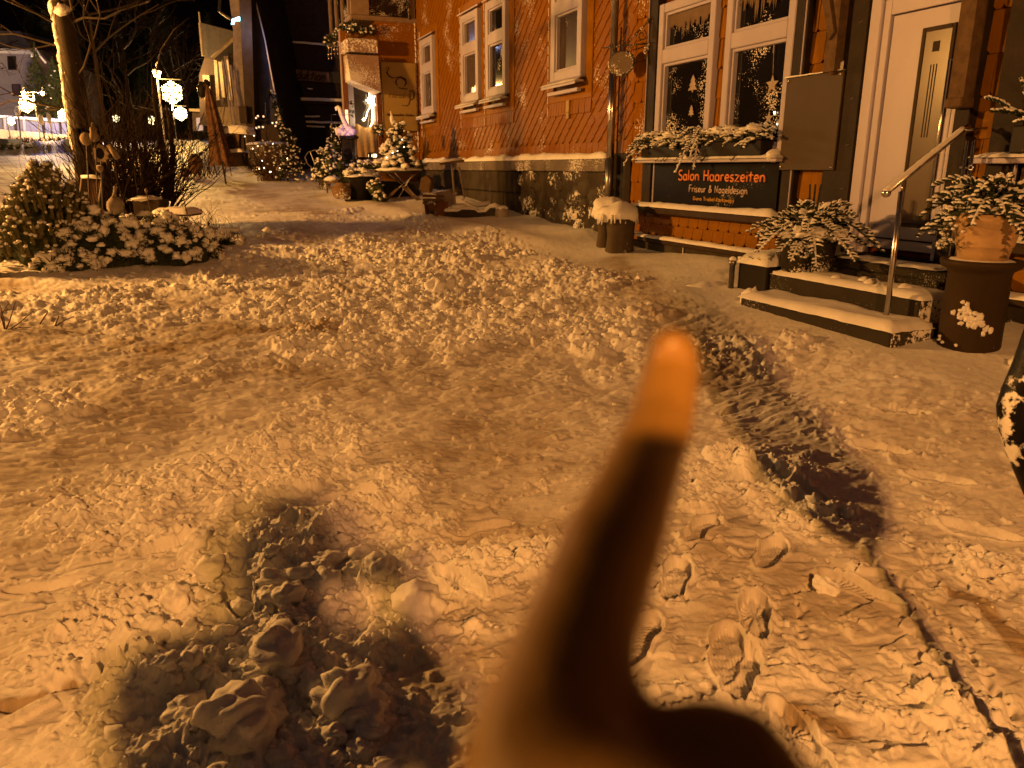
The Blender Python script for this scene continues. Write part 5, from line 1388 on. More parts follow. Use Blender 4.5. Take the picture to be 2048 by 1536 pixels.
# garland arch, little trees, closed parasol, bird house, hedge in front of the houses
def zground(x, Y): 
    p = far(x, 300, Y); return gz(p.x, Y)
def gbase(x, Y):
    p = far(x, 300, Y); return Vector((p.x, Y, gz(p.x, Y)))
garland('garland', 'red and gold garland running down the sloping roof edge of the boarded house', [far(540, 185, 25.9), far(552, 215, 25.9), far(560, 245, 25.9), far(563, 262, 25.9)], 70, .13, 14)
b = gbase(577, 23.5); t = thing('climber_column', 'column of frosted climbing leaves right of the star-lit shrubs before the plank house', 'shrub', b)
snow_bush(t, b + UZ * .05, .40, .4, .74, 240, random.Random(5), (.025, .05), .7, 'column', core=False)
b = gbase(538, 23.8); t = thing('leafy_shrub', 'frosted leafy shrub with small lights left of the climbing column', 'shrub', b)
N = MB(); S = MB(); r = random.Random(6)
for k in range(60): bare(N, b + Vector((r.gauss(0, .15), r.gauss(0, .1), 0)), Vector((r.gauss(0, .5), r.gauss(0, .4), 1)), r.uniform(.5, 1.0), .014, r, 2, .5, .2)
for k in range(260):
    a = r.uniform(0, 6.28); q = r.random() ** .6; p = b + Vector((math.cos(a) * .85 * q, math.sin(a) * .6 * q, .15 + r.random() * 1.2 * (1 - .4 * q))); tuft(N, p, .06, r, 5); 
    if r.random() < .5: S.blob(p, .028, .024, .018, 6, 4, .4, 2, k)
N.build('twigs', M_twig, t); S.build('snow_cover', M_snow, t, True)
for k in range(12): mb = MB(); mb.blob(b + Vector((r.uniform(-.6, .7), -.6, r.uniform(.2, 1.3))), .016, None, None, 6, 4, 0); mb.build('bulb', E_warm, t)
b = gbase(530, 24.3); t = thing('wire_tree', 'thin upright rod with curved arms of tiny lights above the frosted shrub', 'light ornament', b)
mb = MB(); c0 = far(531, 205, 24.3); mb.tube([b, c0], .012, 5)
for yy, w_ in ((238, 24), (255, 16)):
    mb.tube([far(531 - w_, yy - 4, 24.3), far(520, yy + 3, 24.3), far(531, yy + 3, 24.3), far(531 + w_ * .6, yy - 2, 24.3)], .010, 5)
mb.build('rod', M_iron, t); mb = MB()
for x, y in ((512, 236), (516, 232), (527, 233), (545, 246), (513, 256), (518, 254), (526, 254), (551, 252), (553, 245)): mb = MB(); mb.blob(far(x, y, 24.25), .03, None, None, 6, 4, 0); mb.build('bulb', E_dim, t)
b = gbase(446, 22.6); pt = far(414, 170, 22.6)
t = thing('closed_parasol', 'closed striped brown parasol leaning on its stand in front of the pale boarded house', 'parasol', b)
mb = MB(); mb.tube([b - UZ * .05, pt], .025, 8); mb.build('pole', M_iron, t)
ax_ = (pt - b).normalized(); mb = MB(); o = []; rows = [(.30, .24), (.25, .30), (.20, .45), (.17, .62), (.13, .8), (.07, .94), (.02, 1.)]; n = 40; LL = (pt - b).length
for rd, q in rows:
    for k in range(n):
        a = 2 * math.pi * k / n; o.append(b + ax_ * (LL * q) + Vector((math.cos(a), math.sin(a), 0)) * (rd * (1 + .25 * math.cos(8 * a))) - UZ * (.12 * (q < .28) * (math.cos(8 * a) > .3)))
mb.add(o, [(i * n + k, i * n + (k + 1) % n, (i + 1) * n + (k + 1) % n, (i + 1) * n + k) for i in range(len(rows) - 1) for k in range(n)]); mb.build('canopy', M_parasol, t, True)
mb = MB(); mb.blob(far(404, 180, 22.9), .14, .12, .22, 10, 8, .3); mb.blob(far(413, 168, 22.9), .1, .1, .12, 10, 8, .3); mb.build('folded_top', M_black, t, True)
b = gbase(466, 23); t = thing('bird_feeder', 'wooden feeding house with a thick glowing slab of snow on its roof beside the parasol', 'bird house', b)
mb = MB(); slab(mb, [(444, 268), (478, 268), (476, 304), (448, 304)], 23, .5); mb.build('house_body', M_wood, t)
mb = MB(); mb.blob(far(462, 286, 22.96), .17, .04, .20, 16, 10, .0); mb.build('opening', M_dark, t)
mb = MB(); slab(mb, [(478, 264), (486, 264), (492, 330), (486, 330)], 23.1, .15); mb.build('leg', M_dark, t)
mb = MB(); slab(mb, [(446, 304), (482, 304), (486, 332), (446, 334)], 23.3, .6); mb.build('base_board', M_wood, t)
mb = MB(); a0 = far(442, 266, 22.8); a1 = far(492, 268, 22.8); snow_slab(mb, a0, (a1 - a0).normalized(), Vector((0, 1, 0)), (a1 - a0).length, .8, .20, 3., over=.03); mb.prism([a0, a1, a1 + UZ * .2, a0 + UZ * .2], Vector((0, .7, 0)))
a0 = far(446, 306, 22.9); a1 = far(484, 304, 22.9); snow_slab(mb, a0, (a1 - a0).normalized(), Vector((0, 1, 0)), (a1 - a0).length, .6, .10, 5.); mb.build('roof_snow', M_snow, t, True)
b = gbase(520, 25); t = thing('low_wall', 'low pale wall and planter top behind the frosted shrub', 'wall', b)
mb = MB(); slab(mb, [(492, 290), (560, 288), (560, 330), (494, 330)], 25, .6); mb.build('wall_body', M_plaster, t)
mb = MB(); a0 = far(492, 290, 24.8); a1 = far(562, 288, 24.8); snow_slab(mb, a0, (a1 - a0).normalized(), Vector((0, 1, 0)), (a1 - a0).length, .8, .08, 8.); mb.build('wall_snow', M_snow, t, True)
b = gbase(515, 25.3); t = thing('round_board', 'rounded brown board standing behind the low wall', 'board', b)
mb = MB(); slab(mb, [(506, 262), (512, 254), (530, 248), (548, 252), (558, 262), (560, 292), (506, 292)], 25.9, .08); mb.build('panel', M_darkbrown, t)
b = gbase(393, 34); t = thing('kiosk', 'small dark kiosk with a bluish window left of the parasol', 'kiosk', b)
mb = MB(); slab(mb, [(384, 222), (406, 222), (408, 262), (386, 262)], 34, 1.2); mb.build('cabin', M_walldark, t)
mb = MB(); slab(mb, [(378, 217), (408, 218), (408, 224), (378, 222)], 33.8, 1.6); mb.build('roof', M_plaster, t)
mb = MB(); slab(mb, [(392, 236), (404, 234), (406, 260), (394, 262)], 33.95, .05); mb.build('window', plain('kiosk_pane', (.2, .2, .3), .4, emit=(.45, .42, .8), est=.12), t)
b = gbase(420, 24.5); t = thing('reed_bundle', 'bundle of reeds and pots leaning behind the closed parasol', 'plant', b); N = MB(); r = random.Random(16)
for k in range(50): bare(N, b + Vector((r.gauss(-.3, .35), r.gauss(0, .2), .0)), Vector((r.gauss(0, .4), 0, 1)), r.uniform(.4, 1.1), .014, r, 1)
N.build('stems', M_twig, t)
mb = MB(); mb.blob(b + Vector((-.5, 0, .45)), .22, .2, .3, 12, 8, .3); mb.blob(b + Vector((-.8, -.1, .2)), .14, .14, .14, 10, 7, .3); mb.build('pot', M_pumpkin, t, True)

# ---------------------------------------------------------------- things in front of the café
t = base_thing('snowy_ornament', 'snow-covered ornament with a raised curved arm glowing under blue light', 'ornament', 690, 276, 19.6)
mb = MB(); Y = 19.6
mb.tube([far(674, 221, Y), far(673, 216, Y), far(676, 214, Y), far(679, 216, Y), far(684, 232, Y), far(692, 250, Y), far(698, 262, Y)], [.04, .045, .045, .05, .055, .06, .06], 8)
for x, y, r_ in ((680, 262, .16), (690, 266, .14), (700, 258, .13), (706, 264, .14), (684, 254, .09), (698, 270, .14)): mb.blob(far(x, y, Y), r_ * .8, r_ * .7, r_ * .6, 14, 8, .5, 2.3, x)
mb.build('snowed_figure', M_snow, t, True)
mb = MB(); slab(mb, [(679, 271), (709, 271), (709, 276), (679, 276)], Y - .2, .5); slab(mb, [(683, 276), (705, 276), (705, 320), (683, 320)], Y, .3); mb.build('stand', M_black, t)
lamp('blue_glow', far(688, 262, 19.05), 1.8, (.12, .14, 1.), .03)
lamp('blue_glow', far(704, 250, 19.1), 1, (.12, .14, 1.), .03)
def pxbush(name, label, x, y, Y, rx, rz, n, br, shape='dome', dark=.3, seed=1, cat='shrub', grp=None, pot=None):
    p = far(x, y, Y); t = thing(name, label, cat, (p.x, p.y, p.z), grp)
    snow_bush(t, p + UZ * (.22 if pot else 0), rx, rx * .9, rz, n, random.Random(seed), br, dark, shape)
    if pot: mb = MB(); mb.lathe(p, [(pot * .75, 0), (pot, .25), (pot * .9, .26)], 18); mb.build('pot', M_iron_snow, t, True)
    return t, p
Y = 18.3
t, p = pxbush('snowy_spruce', 'small potted spruce thickly loaded with snow on the round table by the cafe sign', 800, 335, Y, .52, .62, 190, (.05, .085), 'cone', .12, 9, 'conifer')
mb = MB(); r = random.Random(1)
for x, y in ((804, 279), (808, 294), (795, 302), (773, 315), (785, 306)): mb = MB(); mb.blob(far(x, y, Y - .42), .013, None, None, 6, 4, 0); mb.build('bulb', E_warm, t)
mb = MB(); mb.blob(far(784, 238, Y), .05, .05, .10, 8, 6, .3); mb.tube([far(783, 232, Y), far(781, 222, Y)], .012, 5); mb.build('top_shoot', M_snow, t, True)
tb = far(802, 402, Y); tt = far(802, 342, Y)
t = thing('round_table', 'round folding garden table with crossed legs carrying the snowy spruce', 'table', (tb.x, tb.y, tb.z))
mb = MB(); mb.lathe(Vector(tt), [(.0, -.03), (.50, -.03), (.51, -.015), (.50, .0)], 30); mb.build('tabletop', M_iron, t, True)
for a, b_ in (((775, 345), (845, 402)), ((832, 347), (766, 402)), ((790, 345), (838, 400)), ((826, 347), (795, 398))):
    mb = MB(); mb.tube([far(*a, Y - .1), far(*b_, Y - .1)], .014, 6); mb.build('leg', M_steel, t)
mb = MB(); mb.prism(PXY([(763, 403), (793, 376), (797, 378), (771, 405)], Y - .25), Vector((0, .1, 0))); mb.prism(PXY([(805, 371), (840, 402), (836, 404), (803, 375)], Y - .25), Vector((0, .1, 0))); mb.build('leg_board', M_wood, t)
mb = MB(); mb.blob(Vector(tt) + UZ * .03, .50, .48, .09, 28, 8, .25, 2.5, 3., zmin=-.3); mb.build('top_snow', M_snow, t, True)
things_px = [
 ('potted_shrub', 'frosted shrub in a pale tub nearest the plank-house doorway', 650, 378, 19.6, .26, .38, 130, (.03, .055), 'column', .3, 31, .17),
 ('potted_shrub', 'narrow snowy conical shrub second from the left in front of the cafe', 662, 345, 19.2, .22, .45, 70, (.025, .045), 'cone', .3, 32, None),
 ('potted_shrub', 'tall dark frosted shrub behind the tubs below the blue-lit ornament', 690, 338, 19.9, .42, .42, 90, (.025, .045), 'dome', .5, 33, None),
 ('potted_shrub', 'tall slim frosted shrub left of the blue-lit ornament', 672, 330, 20.2, .20, .50, 110, (.02, .04), 'column', .45, 34, None),
 ('potted_shrub', 'snow-cushioned plant mound on the black tub in front of the cafe door', 716, 352, 18.6, .42, .16, 46, (.05, .08), 'dome', .1, 35, None),
 ('potted_shrub', 'low frosted greenery between the black tub and the crossed table legs', 752, 378, 18.2, .22, .22, 60, (.02, .04), 'dome', .4, 36, None),
 ('potted_shrub', 'snowy clump at the foot of the spruce table beside the black tub', 758, 398, 18.0, .17, .20, 40, (.025, .05), 'dome', .35, 37, None),
 ('potted_shrub', 'snowy heap of greenery behind the black tub under the hessian curtain', 735, 335, 19.0, .45, .15, 60, (.03, .06), 'dome', .25, 38, None)]
for nm, lb, x, y, Yq, rx, rz, n, br, sh, dk, sd, pot in things_px: pxbush(nm, lb, x, y, Yq, rx, rz, n, br, sh, dk, sd, 'shrub', 'frosted plants in front of the cafe', pot)
p = far(727, 400, 18.5); t = thing('black_tub', 'wide round black tub with a snowy rim in front of the cafe door', 'tub', (p.x, p.y, p.z))
mb = MB(); mb.lathe(p, [(.30, 0), (.31, .45), (.40, .5), (.42, .53), (.38, .54)], 28); mb.lathe(p - UZ * .02, [(.42, 0), (.44, .03), (.3, .04)], 26); mb.build('tub', M_black, t, True)
mb = MB(); mb.blob(p + UZ * .53, .42, .40, .07, 26, 8, .3, 2.5, 4., zmin=-.2); mb.build('rim_snow', M_snow, t, True)
p = far(684, 398, 18.2); t = thing('round_vase', 'squat round clay vase dusted with snow left of the black tub', 'vase', (p.x, p.y, p.z))
mb = MB(); mb.lathe(p, [(.12, 0), (.20, .08), (.225, .18), (.19, .28), (.10, .34), (.11, .36)], 22); mb.build('vase', snowy('vase_snow', (.20, .12, .06), thr=.55, scale=8., fine=25.), t, True)
p = far(665, 388, 18.6); t = thing('garden_stool', 'small slatted stool half buried in snow beside the round vase', 'stool', (p.x, p.y, p.z))
for a, b_ in (((653, 366), (655, 386)), ((675, 364), (674, 386))):
    mb = MB(); stick(mb, a, b_, 18.6, .02); mb.build('leg', M_iron, t)
mb = MB(); slab(mb, [(653, 362), (676, 359), (676, 365), (653, 368)], 18.5, .35); slab(mb, [(655, 374), (670, 372), (670, 375), (655, 377)], 18.5, .05); mb.build('seat', M_wood, t)
mb = MB(); mb.blob(far(664, 358, 18.6), .17, .15, .07, 14, 7, .3); mb.build('seat_snow', M_snow, t, True)
p = far(622, 330, 19.8); t = thing('arched_trellis', 'thin arched metal trellis leaning left of the frosted tub shrub', 'trellis', (p.x, p.y, p.z))
mb = MB(); mb.tube([far(*q, 19.8) for q in ((632, 343), (614, 326), (610, 314), (616, 304), (632, 299), (634, 304))], .012, 6); mb.tube([far(620, 303, 19.8), far(630, 330, 19.8)], .007, 5); mb.build('arch', M_steel, t)
t = base_thing('square_hook', 'thin square-cornered metal hook standing beside the blue-lit ornament', 'hook', 663, 330, 19.4); mb = MB(); mb.tube([far(*q, 19.4) for q in ((663, 330), (663, 229), (706, 230))], .008, 5); mb.build('rod', M_iron_snow, t)
t = base_thing('dark_crate', 'long dark crate under the crossed legs of the round table', 'crate', 800, 400, 18.9); mb = MB(); slab(mb, [(760, 362), (838, 364), (838, 400), (768, 400)], 18.9, .4); mb.build('crate', M_black, t)
t = base_thing('log_section', 'split log with pale cut face leaning right of the crossed table legs', 'log', 848, 384, 17.9)
mb = MB(); mb.prism(PXY([(838, 378), (842, 356), (852, 351), (862, 360), (858, 384), (848, 388)], 17.9), Vector((.05, .3, 0))); mb.build('log', M_wood, t)
# wooden cart planter by the wall
Y = 14.9
t = base_thing('wooden_cart', 'old wooden cart planter with snowy rim and upright handles by the stone plinth', 'cart', 935, 443, Y)
mb = MB(); mb.prism(PXY([(876, 424), (916, 423), (924, 419), (950, 420), (956, 425), (972, 424), (980, 416), (997, 417), (996, 443), (925, 445), (880, 440)], Y), Vector((0.05, .45, 0))); mb.build('body', M_stone_clean, t)
mb = MB(); mb.prism(PXY([(847, 402), (874, 404), (876, 440), (853, 440)], Y - .05), Vector((.2, .08, 0))); mb.build('end_panel', M_woodred, t)
mb = MB()
for y in (389, 397, 403): mb.prism(PXY([(845, y), (871, y + 2), (872, y + 6), (845, y + 5)], Y - .08), Vector((.15, .10, 0)))
mb.build('slat', M_wood, t)
mb = MB(); c = far(863, 415, Y - .08); mb.tube([c + Vector((math.cos(a) * .085, 0, math.sin(a) * .10)) for a in [i * math.pi / 8 for i in range(17)]], .018, 6); c2 = far(864, 431, Y - .08); mb.tube([c2 + Vector((math.cos(a) * .09, 0, math.sin(a) * .07)) for a in [i * math.pi / 8 for i in range(17)]], .016, 6); mb.build('wheel_ornament', M_iron_snow, t)
mb = MB(); mb.prism(PXY([(866, 386), (898, 380), (905, 386), (907, 408), (896, 414), (880, 412), (874, 402)], Y + .06), Vector((.03, .03, 0))); mb.build('tarp', plain('tarp', (.22, .17, .15), .7, var=.1), t)
mb = MB(); mb.tube([far(903, 329, Y), far(905, 341, Y), far(910, 408, Y)], .022, 7); mb.tube([far(913, 328, Y), far(906, 341, Y)], .018, 6); mb.build('post', M_plaster, t)
mb = MB(); mb.tube([far(918, 334, Y), far(929, 396, Y)], .020, 7); mb.build('post', M_plaster, t)
mb = MB(); mb.prism(PXY([(878, 326), (926, 319), (927, 324), (880, 330)], Y - .1), Vector((0, .3, 0))); mb.build('top_board', M_wood, t)
mb = MB(); mb.prism(PXY([(900, 380), (925, 379), (926, 383), (900, 383)], Y + .3), Vector((0, .06, 0))); mb.prism(PXY([(911, 387), (928, 387), (928, 391), (911, 391)], Y + .3), Vector((0, .06, 0))); mb.build('back_slat', M_wood, t)
mb = MB()
mb.tube([far(*q, Y + .05) for q in ((877, 420), (895, 421), (915, 423), (924, 418), (940, 416), (948, 420), (956, 424), (970, 423), (980, 414), (990, 411), (998, 414))], [.05, .055, .05, .05, .045, .05, .05, .05, .05, .055, .04], 9)
mb.tube([far(*q, Y + .45) for q in ((930, 402), (945, 406), (955, 410), (970, 408), (980, 405))], [.03, .05, .05, .05, .04], 8); mb.blob(far(918, 413, Y + .15), .17, .16, .06, 16, 8, .3)
mb.tube([far(879, 324, Y), far(902, 321, Y), far(925, 318, Y)], [.025, .03, .03], 8); mb.tube([far(*q, Y - .02) for q in ((846, 388), (860, 388), (872, 390))], .028, 8); mb.blob(far(926, 398, Y - .05), .03, None, None, 8, 6, .3)
mb.build('rim_snow', M_snow, t, True)
p = far(1004, 443, Y - .05); t = thing('barrel', 'small pale rounded tub with snow lid at the right end of the wooden cart', 'tub', (p.x, p.y, p.z))
mb = MB(); mb.lathe(p, [(.10, -.05), (.12, .02), (.135, .16), (.12, .24), (.05, .28)], 18); mb.build('tub', plain('tub_pale', (.42, .36, .32), .6), t, True)
mb = MB(); mb.blob(p + UZ * .24, .12, .12, .06, 14, 8, .2, zmin=-.3); mb.build('lid_snow', M_snow, t, True)
for a, b_, lb in (((977, 326), (982, 405), 'thin metal rod leaning on the plinth right of the cart'), ((986, 372), (989, 402), 'short pale stick against the plinth right of the cart')):
    t = base_thing('rod', lb, 'rod', b_[0], b_[1], 16.6); mb = MB(); mb.tube([far(*a, 16.8), far(*b_, 16.6)], .014, 6); mb.blob(far(*a, 16.8), .022, None, None, 8, 6, 0); mb.build('stick', M_steel, t)
# ================================================================ garden bed on the left
def gb(x, y, dy=0.):
    p = gr(x, y); return Vector((p.x, p.y + dy, gz(p.x, p.y + dy)))
b = Vector((-6.0, 10.0, gz(-6.0, 10.0)))
t = thing('dwarf_pine', 'bushy upright dwarf pine with frosted shoots at the left edge of the garden bed', 'conifer', b)
N = MB(); S = MB(); Q = MB(); r = random.Random(41)
for i in range(560):
    h = r.random() ** .8; a = r.uniform(0, 6.28); k = (1 - h * .93) * (.45 + .6 * r.random() ** .5) * (1.2 + .25 * math.sin(a * 3))
    p = b + Vector((math.cos(a) * .82 * k + .10 * h, math.sin(a) * .6 * k, .06 + h * 1.08)); q = p + Vector((math.cos(a) * .045, math.sin(a) * .045, .11 * (.6 + .6 * r.random())))
    Q.tube([p - UZ * .03, q], [.026 * r.uniform(.7, 1.2), .016], 6); tuft(Q, q, .045, r, 6, 1.); tuft(N, p, .065, r, 9, .8); tuft(N, q, .05, r, 7, 1.)
    if r.random() < .42: S.blob(q, .020 * r.uniform(.7, 1.9), None, .018, 10, 6, .8, 2, i)
    elif r.random() < .5: S.blob(p + Vector((math.cos(a), math.sin(a), 0)) * .03, .028, .028, .02, 7, 5, .4, 2, i)
Q.build('frosted_shoots', M_frost, t); N.tube([b, b + UZ * 1.0], [.05, .02], 8); N.blob(b + UZ * .35, .5, .38, .4, 14, 10, .3)
N.build('foliage', M_needle, t); S.build('snow_cover', M_snow, t, True)
for (x, y, Yc, rx, rz, n, lb, sd) in ((205, 500, 10.1, .75, .62, 330, 'wide cushion of mountain pine under snow right of the upright dwarf pine', 51), (345, 495, 10.3, .66, .55, 300, 'right-hand cushion of mountain pine under rounded snow tufts at the corner of the bed', 52),
                                      (275, 450, 11.0, .8, .50, 230, 'cushion of snowy mountain pine behind the front row of the bed', 53), (440, 455, 11.5, .40, .14, 60, 'low snowy tuft of heather at the right end of the bed', 54),
                                      (60, 480, 10.6, .6, .5, 160, 'snow-tufted pine cushion behind the upright dwarf pine', 55), (135, 520, 9.6, .42, .25, 120, 'small low pine cushion in front of the upright dwarf pine', 56)):
    p = far(x, y, Yc); p.z = gz(p.x, p.y); t = thing('mountain_pine', lb, 'shrub', p, 'snow-covered pine cushions in the garden bed')
    snow_bush(t, p - UZ * .02, rx, rx * .75, rz, n, random.Random(sd), (.035, .085), .38 if sd != 55 else .5, 'dome', fl=.85)
c = Vector((-6.33, 9.35, 0)); c.z = gz(c.x, c.y)
t = thing('wooden_post', 'stout weathered wooden post cut by the left edge of the picture', 'post', c)
mb = MB(); mb.lathe(c - UZ * .1, [(.10, 0), (.09, .3), (.085, .55), (.05, .58)], 14, .1); mb.build('post', M_wood, t, True)
mb = MB(); mb.blob(c + UZ * .48, .085, .085, .04, 12, 6, .2); mb.build('post_snow', M_snow, t, True)
# dry twigs poking out of the snow at the left edge
p = gb(25, 665); t = thing('bare_twigs', 'few bare brown twigs sticking out of the snow at the left edge', 'twigs', p); N = MB()
for a in ([(10, 665), (8, 640), (0, 610)], [(10, 665), (20, 640), (32, 600)], [(12, 664), (40, 645), (66, 622)], [(10, 662), (2, 630), (18, 606)], [(14, 664), (38, 655), (62, 655)], [(80, 648), (95, 625)], [(110, 652), (118, 632)], [(112, 652), (130, 640), (148, 633)]):
    Yb = p.y; N.tube([far(x, y, Yb - .004 * i) for i, (x, y) in enumerate(a)], [.007, .005, .003][:len(a)], 5)
N.build('twigs', M_twig, t)
# tall birch-like trunk plastered with snow on its lit side
Yt = 13.0
t = base_thing('tree', 'tall leaning tree trunk plastered with snow on its left side', 'tree', 185, 425, Yt)
T = MB(); cl = [(183, 430, .21), (177, 360, .19), (170, 300, .175), (163, 250, .165), (152, 190, .155), (144, 130, .145), (135, 80, .14), (128, 40, .135), (122, 5, .13)]
pts = [far(x, y, Yt) for x, y, _ in cl]; T.tube(pts, [q[2] for q in cl], 18)
T.tube([far(126, 18, Yt), far(117, -12, Yt), far(100, -60, Yt), far(90, -160, Yt)], [.11, .09, .08, .06], 10); T.tube([far(124, 18, Yt), far(140, -15, Yt), far(165, -80, Yt + .4)], [.10, .085, .07], 10)
r = random.Random(61)
for x, y, dx, dz in ((134, 60, -1, .4), (140, 95, -1, .3), (150, 160, 1, .5), (128, 30, 1, .4), (160, 220, -1, .2), (132, 50, 1, .3)):
    bare(T, far(x, y, Yt), Vector((dx, r.gauss(0, .4), dz)), r.uniform(1.0, 1.8), .022, r, 3, .45, .2)
T.build('trunk', M_bark, t, True)
mb = MB()
for i in range(64):
    f_ = i / 64 * (len(cl) - 1); k = int(f_); x = cl[k][0] + (cl[min(k + 1, 8)][0] - cl[k][0]) * (f_ - k); y = cl[k][1] + (cl[min(k + 1, 8)][1] - cl[k][1]) * (f_ - k); rad = cl[k][2]
    a = 3.55 + r.gauss(0, .16); p = far(x, y, Yt) + Vector((math.cos(a) * rad * .93, math.sin(a) * rad * .93, 0))
    if y < 285: mb.blob(p, .040 * r.uniform(.7, 1.4), .045, .09 * r.uniform(.7, 1.6), 9, 7, .5, 2., i, rot=a)
mb.blob(far(124, 20, Yt - .12), .12, .08, .09, 12, 8, .4)
mb.build('trunk_snow', M_snow, t, True)
# more bare crowns behind (faint in the lamp glow)
def bare_tree(name, label, x, y, Y, H, seed, rad=.12, lev=4, snow=True, n=7, lean=0):
    p = far(x, y, Y); p.z = gz(p.x, p.y); t = thing(name, label, 'tree', p, 'bare trees in the dark behind the street'); r = random.Random(seed); N = MB(); S = MB()
    pts = [p + Vector((lean * i / 4 * H * .2, 0, H * .5 * i / 4)) for i in range(5)]; N.tube(pts, [rad * (1 - .12 * i) for i in range(5)], 8)
    for k in range(n):
        q = pts[r.randint(2, 4)]; a = r.uniform(0, 6.28)
        bare(N, q, Vector((math.cos(a), math.sin(a), r.uniform(.3, 1.3))), H * .3, rad * .45, r, lev, .5, .16, S if snow else None)
    N.build('branches', M_bush, t)
    if S.v and seed == 3: S.build('branch_snow', M_snow, t, True)
bare_tree('bare_tree', 'bare snowy tree faintly lit behind the large snowflake lamp', 352, 310, 48, 8, 3, .14)
bare_tree('bare_tree', 'bare tree between the lamp and the pale boarded house', 385, 300, 44, 7, 4, .12)
bare_tree('bare_tree', 'leafless tree in the dark left of the snowflake lamp', 270, 300, 46, 11, 5, .18)
bare_tree('bare_tree', 'leafless tree whose twigs cross the pale building at far left', -25, 300, 44, 9, 6, .12, lev=3, snow=False, n=7)
bare_tree('bare_tree', 'leafless dark tree high above the bush in mid picture', 215, 300, 36, 12, 7, .12, lev=3, snow=False, n=5)
# black notice pillar, lattice board, hanging ornaments beside the trunk
Ys = 12.5
t = base_thing('notice_pillar', 'narrow black weathered board standing against the leaning tree trunk', 'board', 172, 400, Ys)
mb = MB(); mb.prism(PXY([(146, 256), (152, 256), (166, 352), (172, 440), (160, 440), (158, 352)], Ys - .1), Vector((.02, .3, 0))); mb.prism(PXY([(152, 257), (186, 268), (204, 352), (206, 440), (166, 440), (164, 352)], Ys), Vector((.05, .10, 0))); mb.build('board', M_black, t)
t = base_thing('lattice_board', 'small ribbed panel in a pale snow-topped frame leaning in the garden bed', 'panel', 185, 410, 11.9)
mb = MB(); mb.prism(PXY([(163, 357), (203, 357), (196, 412), (158, 404)], 11.92), Vector((0, .02, 0))); mb.build('backing', M_black, t)
mb = MB()
for k in range(13):
    u = k / 12; mb.tube([far(164 + 38 * u, 357, 11.9), far(158.5 + 37 * u, 404 + 8 * u, 11.9)], .008, 5)
mb.build('rib', M_twig, t)
mb = MB(); mb.tube([far(163, 356, 11.88), far(158, 405, 11.88)], .012, 5); mb.tube([far(204, 357, 11.88), far(196, 413, 11.88)], .014, 5); mb.build('frame', M_plaster, t)
mb = MB(); mb.tube([far(163, 353.5, 11.88), far(183, 353, 11.88), far(204, 355, 11.88)], [.024, .028, .024], 8); mb.build('top_snow', M_snow, t, True)
Yo = 11.6
M_clay = plain('pale_clay', (.26, .20, .13), .8, var=.3, scale=9., bump=.2)
def orn(name, label, x, y): return base_thing(name, label, 'garden ornament', x, y, Yo)
t = orn('garden_ball', 'pale clay ball on a stake in front of the black board', 172, 280); mb = MB(); mb.blob(far(172, 278, Yo), .082, None, .092, 18, 12, .05); mb.build('ball', M_clay, t, True); mb = MB(); stick(mb, (173, 288), (180, 420), Yo, .012); mb.build('stake', M_iron, t)
t = orn('garden_pear', 'pear-shaped clay ornament on a stake right of the clay ball', 191, 272); c = far(190, 284, Yo); mb = MB(); mb.lathe(c, [(.02, 0), (.065, .03), (.07, .08), (.045, .14), (.05, .17), (.04, .2), (.012, .24), (.014, .27)], 18); mb.build('pear', M_clay, t, True); mb = MB(); stick(mb, (191, 284), (196, 420), Yo, .010); mb.build('stake', M_iron, t)
t = orn('sunflower_ring', 'dark round mirror in a scalloped clay ring beside the bare bush', 200, 308); c = far(200, 307, Yo)
mb = MB(); ri = []
for k in range(48):
    a = k / 48 * 2 * math.pi; rr_ = .115 + .012 * math.cos(a * 12); ri.append(c + Vector((rr_ * math.cos(a), 0, rr_ * 1.12 * math.sin(a))))
ins = [c + Vector((.062 * math.cos(k / 48 * 2 * math.pi), 0, .078 * math.sin(k / 48 * 2 * math.pi))) for k in range(48)]
o = ri + ins + [q + Vector((0, .03, 0)) for q in ri]; mb.add(o, [(k, (k + 1) % 48, 48 + (k + 1) % 48, 48 + k) for k in range(48)] + [(k, 96 + k, 96 + (k + 1) % 48, (k + 1) % 48) for k in range(48)]); mb.build('ring', M_clay, t)
mb = MB(); mb.prism([q + Vector((0, .012, 0)) for q in ins], Vector((0, .01, 0))); mb.build('mirror', M_glassclear, t); mb = MB(); stick(mb, (202, 322), (206, 430), Yo, .012); mb.build('stake', M_iron, t)
t = orn('clay_tube', 'tilted pale clay cylinder hanging right of the scalloped ring', 228, 300); mb = MB(); mb.tube([far(218, 290, Yo), far(236, 317, Yo)], .040, 12); mb.build('tube', M_clay, t, True); mb = MB(); mb.tube([far(204, 278, Yo), far(216, 282, Yo), far(219, 290, Yo)], .01, 5); mb.build('hook', M_iron, t)
t = orn('clay_cup', 'small clay cup hanging under the scalloped ring', 201, 342); c = far(201, 345, Yo); mb = MB(); mb.lathe(c, [(.02, 0), (.045, .04), (.052, .085), (.045, .088)], 14); mb.build('cup', M_clay, t, True); mb = MB(); mb.lathe(c + UZ * .085, [(.045, 0), (.03, .014), (.0, .018)], 12); mb.build('cup_snow', M_snow, t, True)
t = orn('goose_figure', 'pale goose figure with a long upright neck half buried among the pine cushions', 228, 425); mb = MB(); Yg = 11.0
mb.blob(far(231, 412, Yg), .11, .13, .13, 18, 12, .15); mb.tube([far(229, 400, Yg), far(229, 386, Yg), far(231, 376, Yg)], [.045, .020, .022], 9); mb.blob(far(231, 375, Yg), .026, .04, .024, 10, 8, .1); mb.build('figure', M_plaster, t, True)
t = base_thing('snowy_table', 'low table with a thick flat slab of snow at the back of the garden bed', 'table', 340, 435, 11.6)
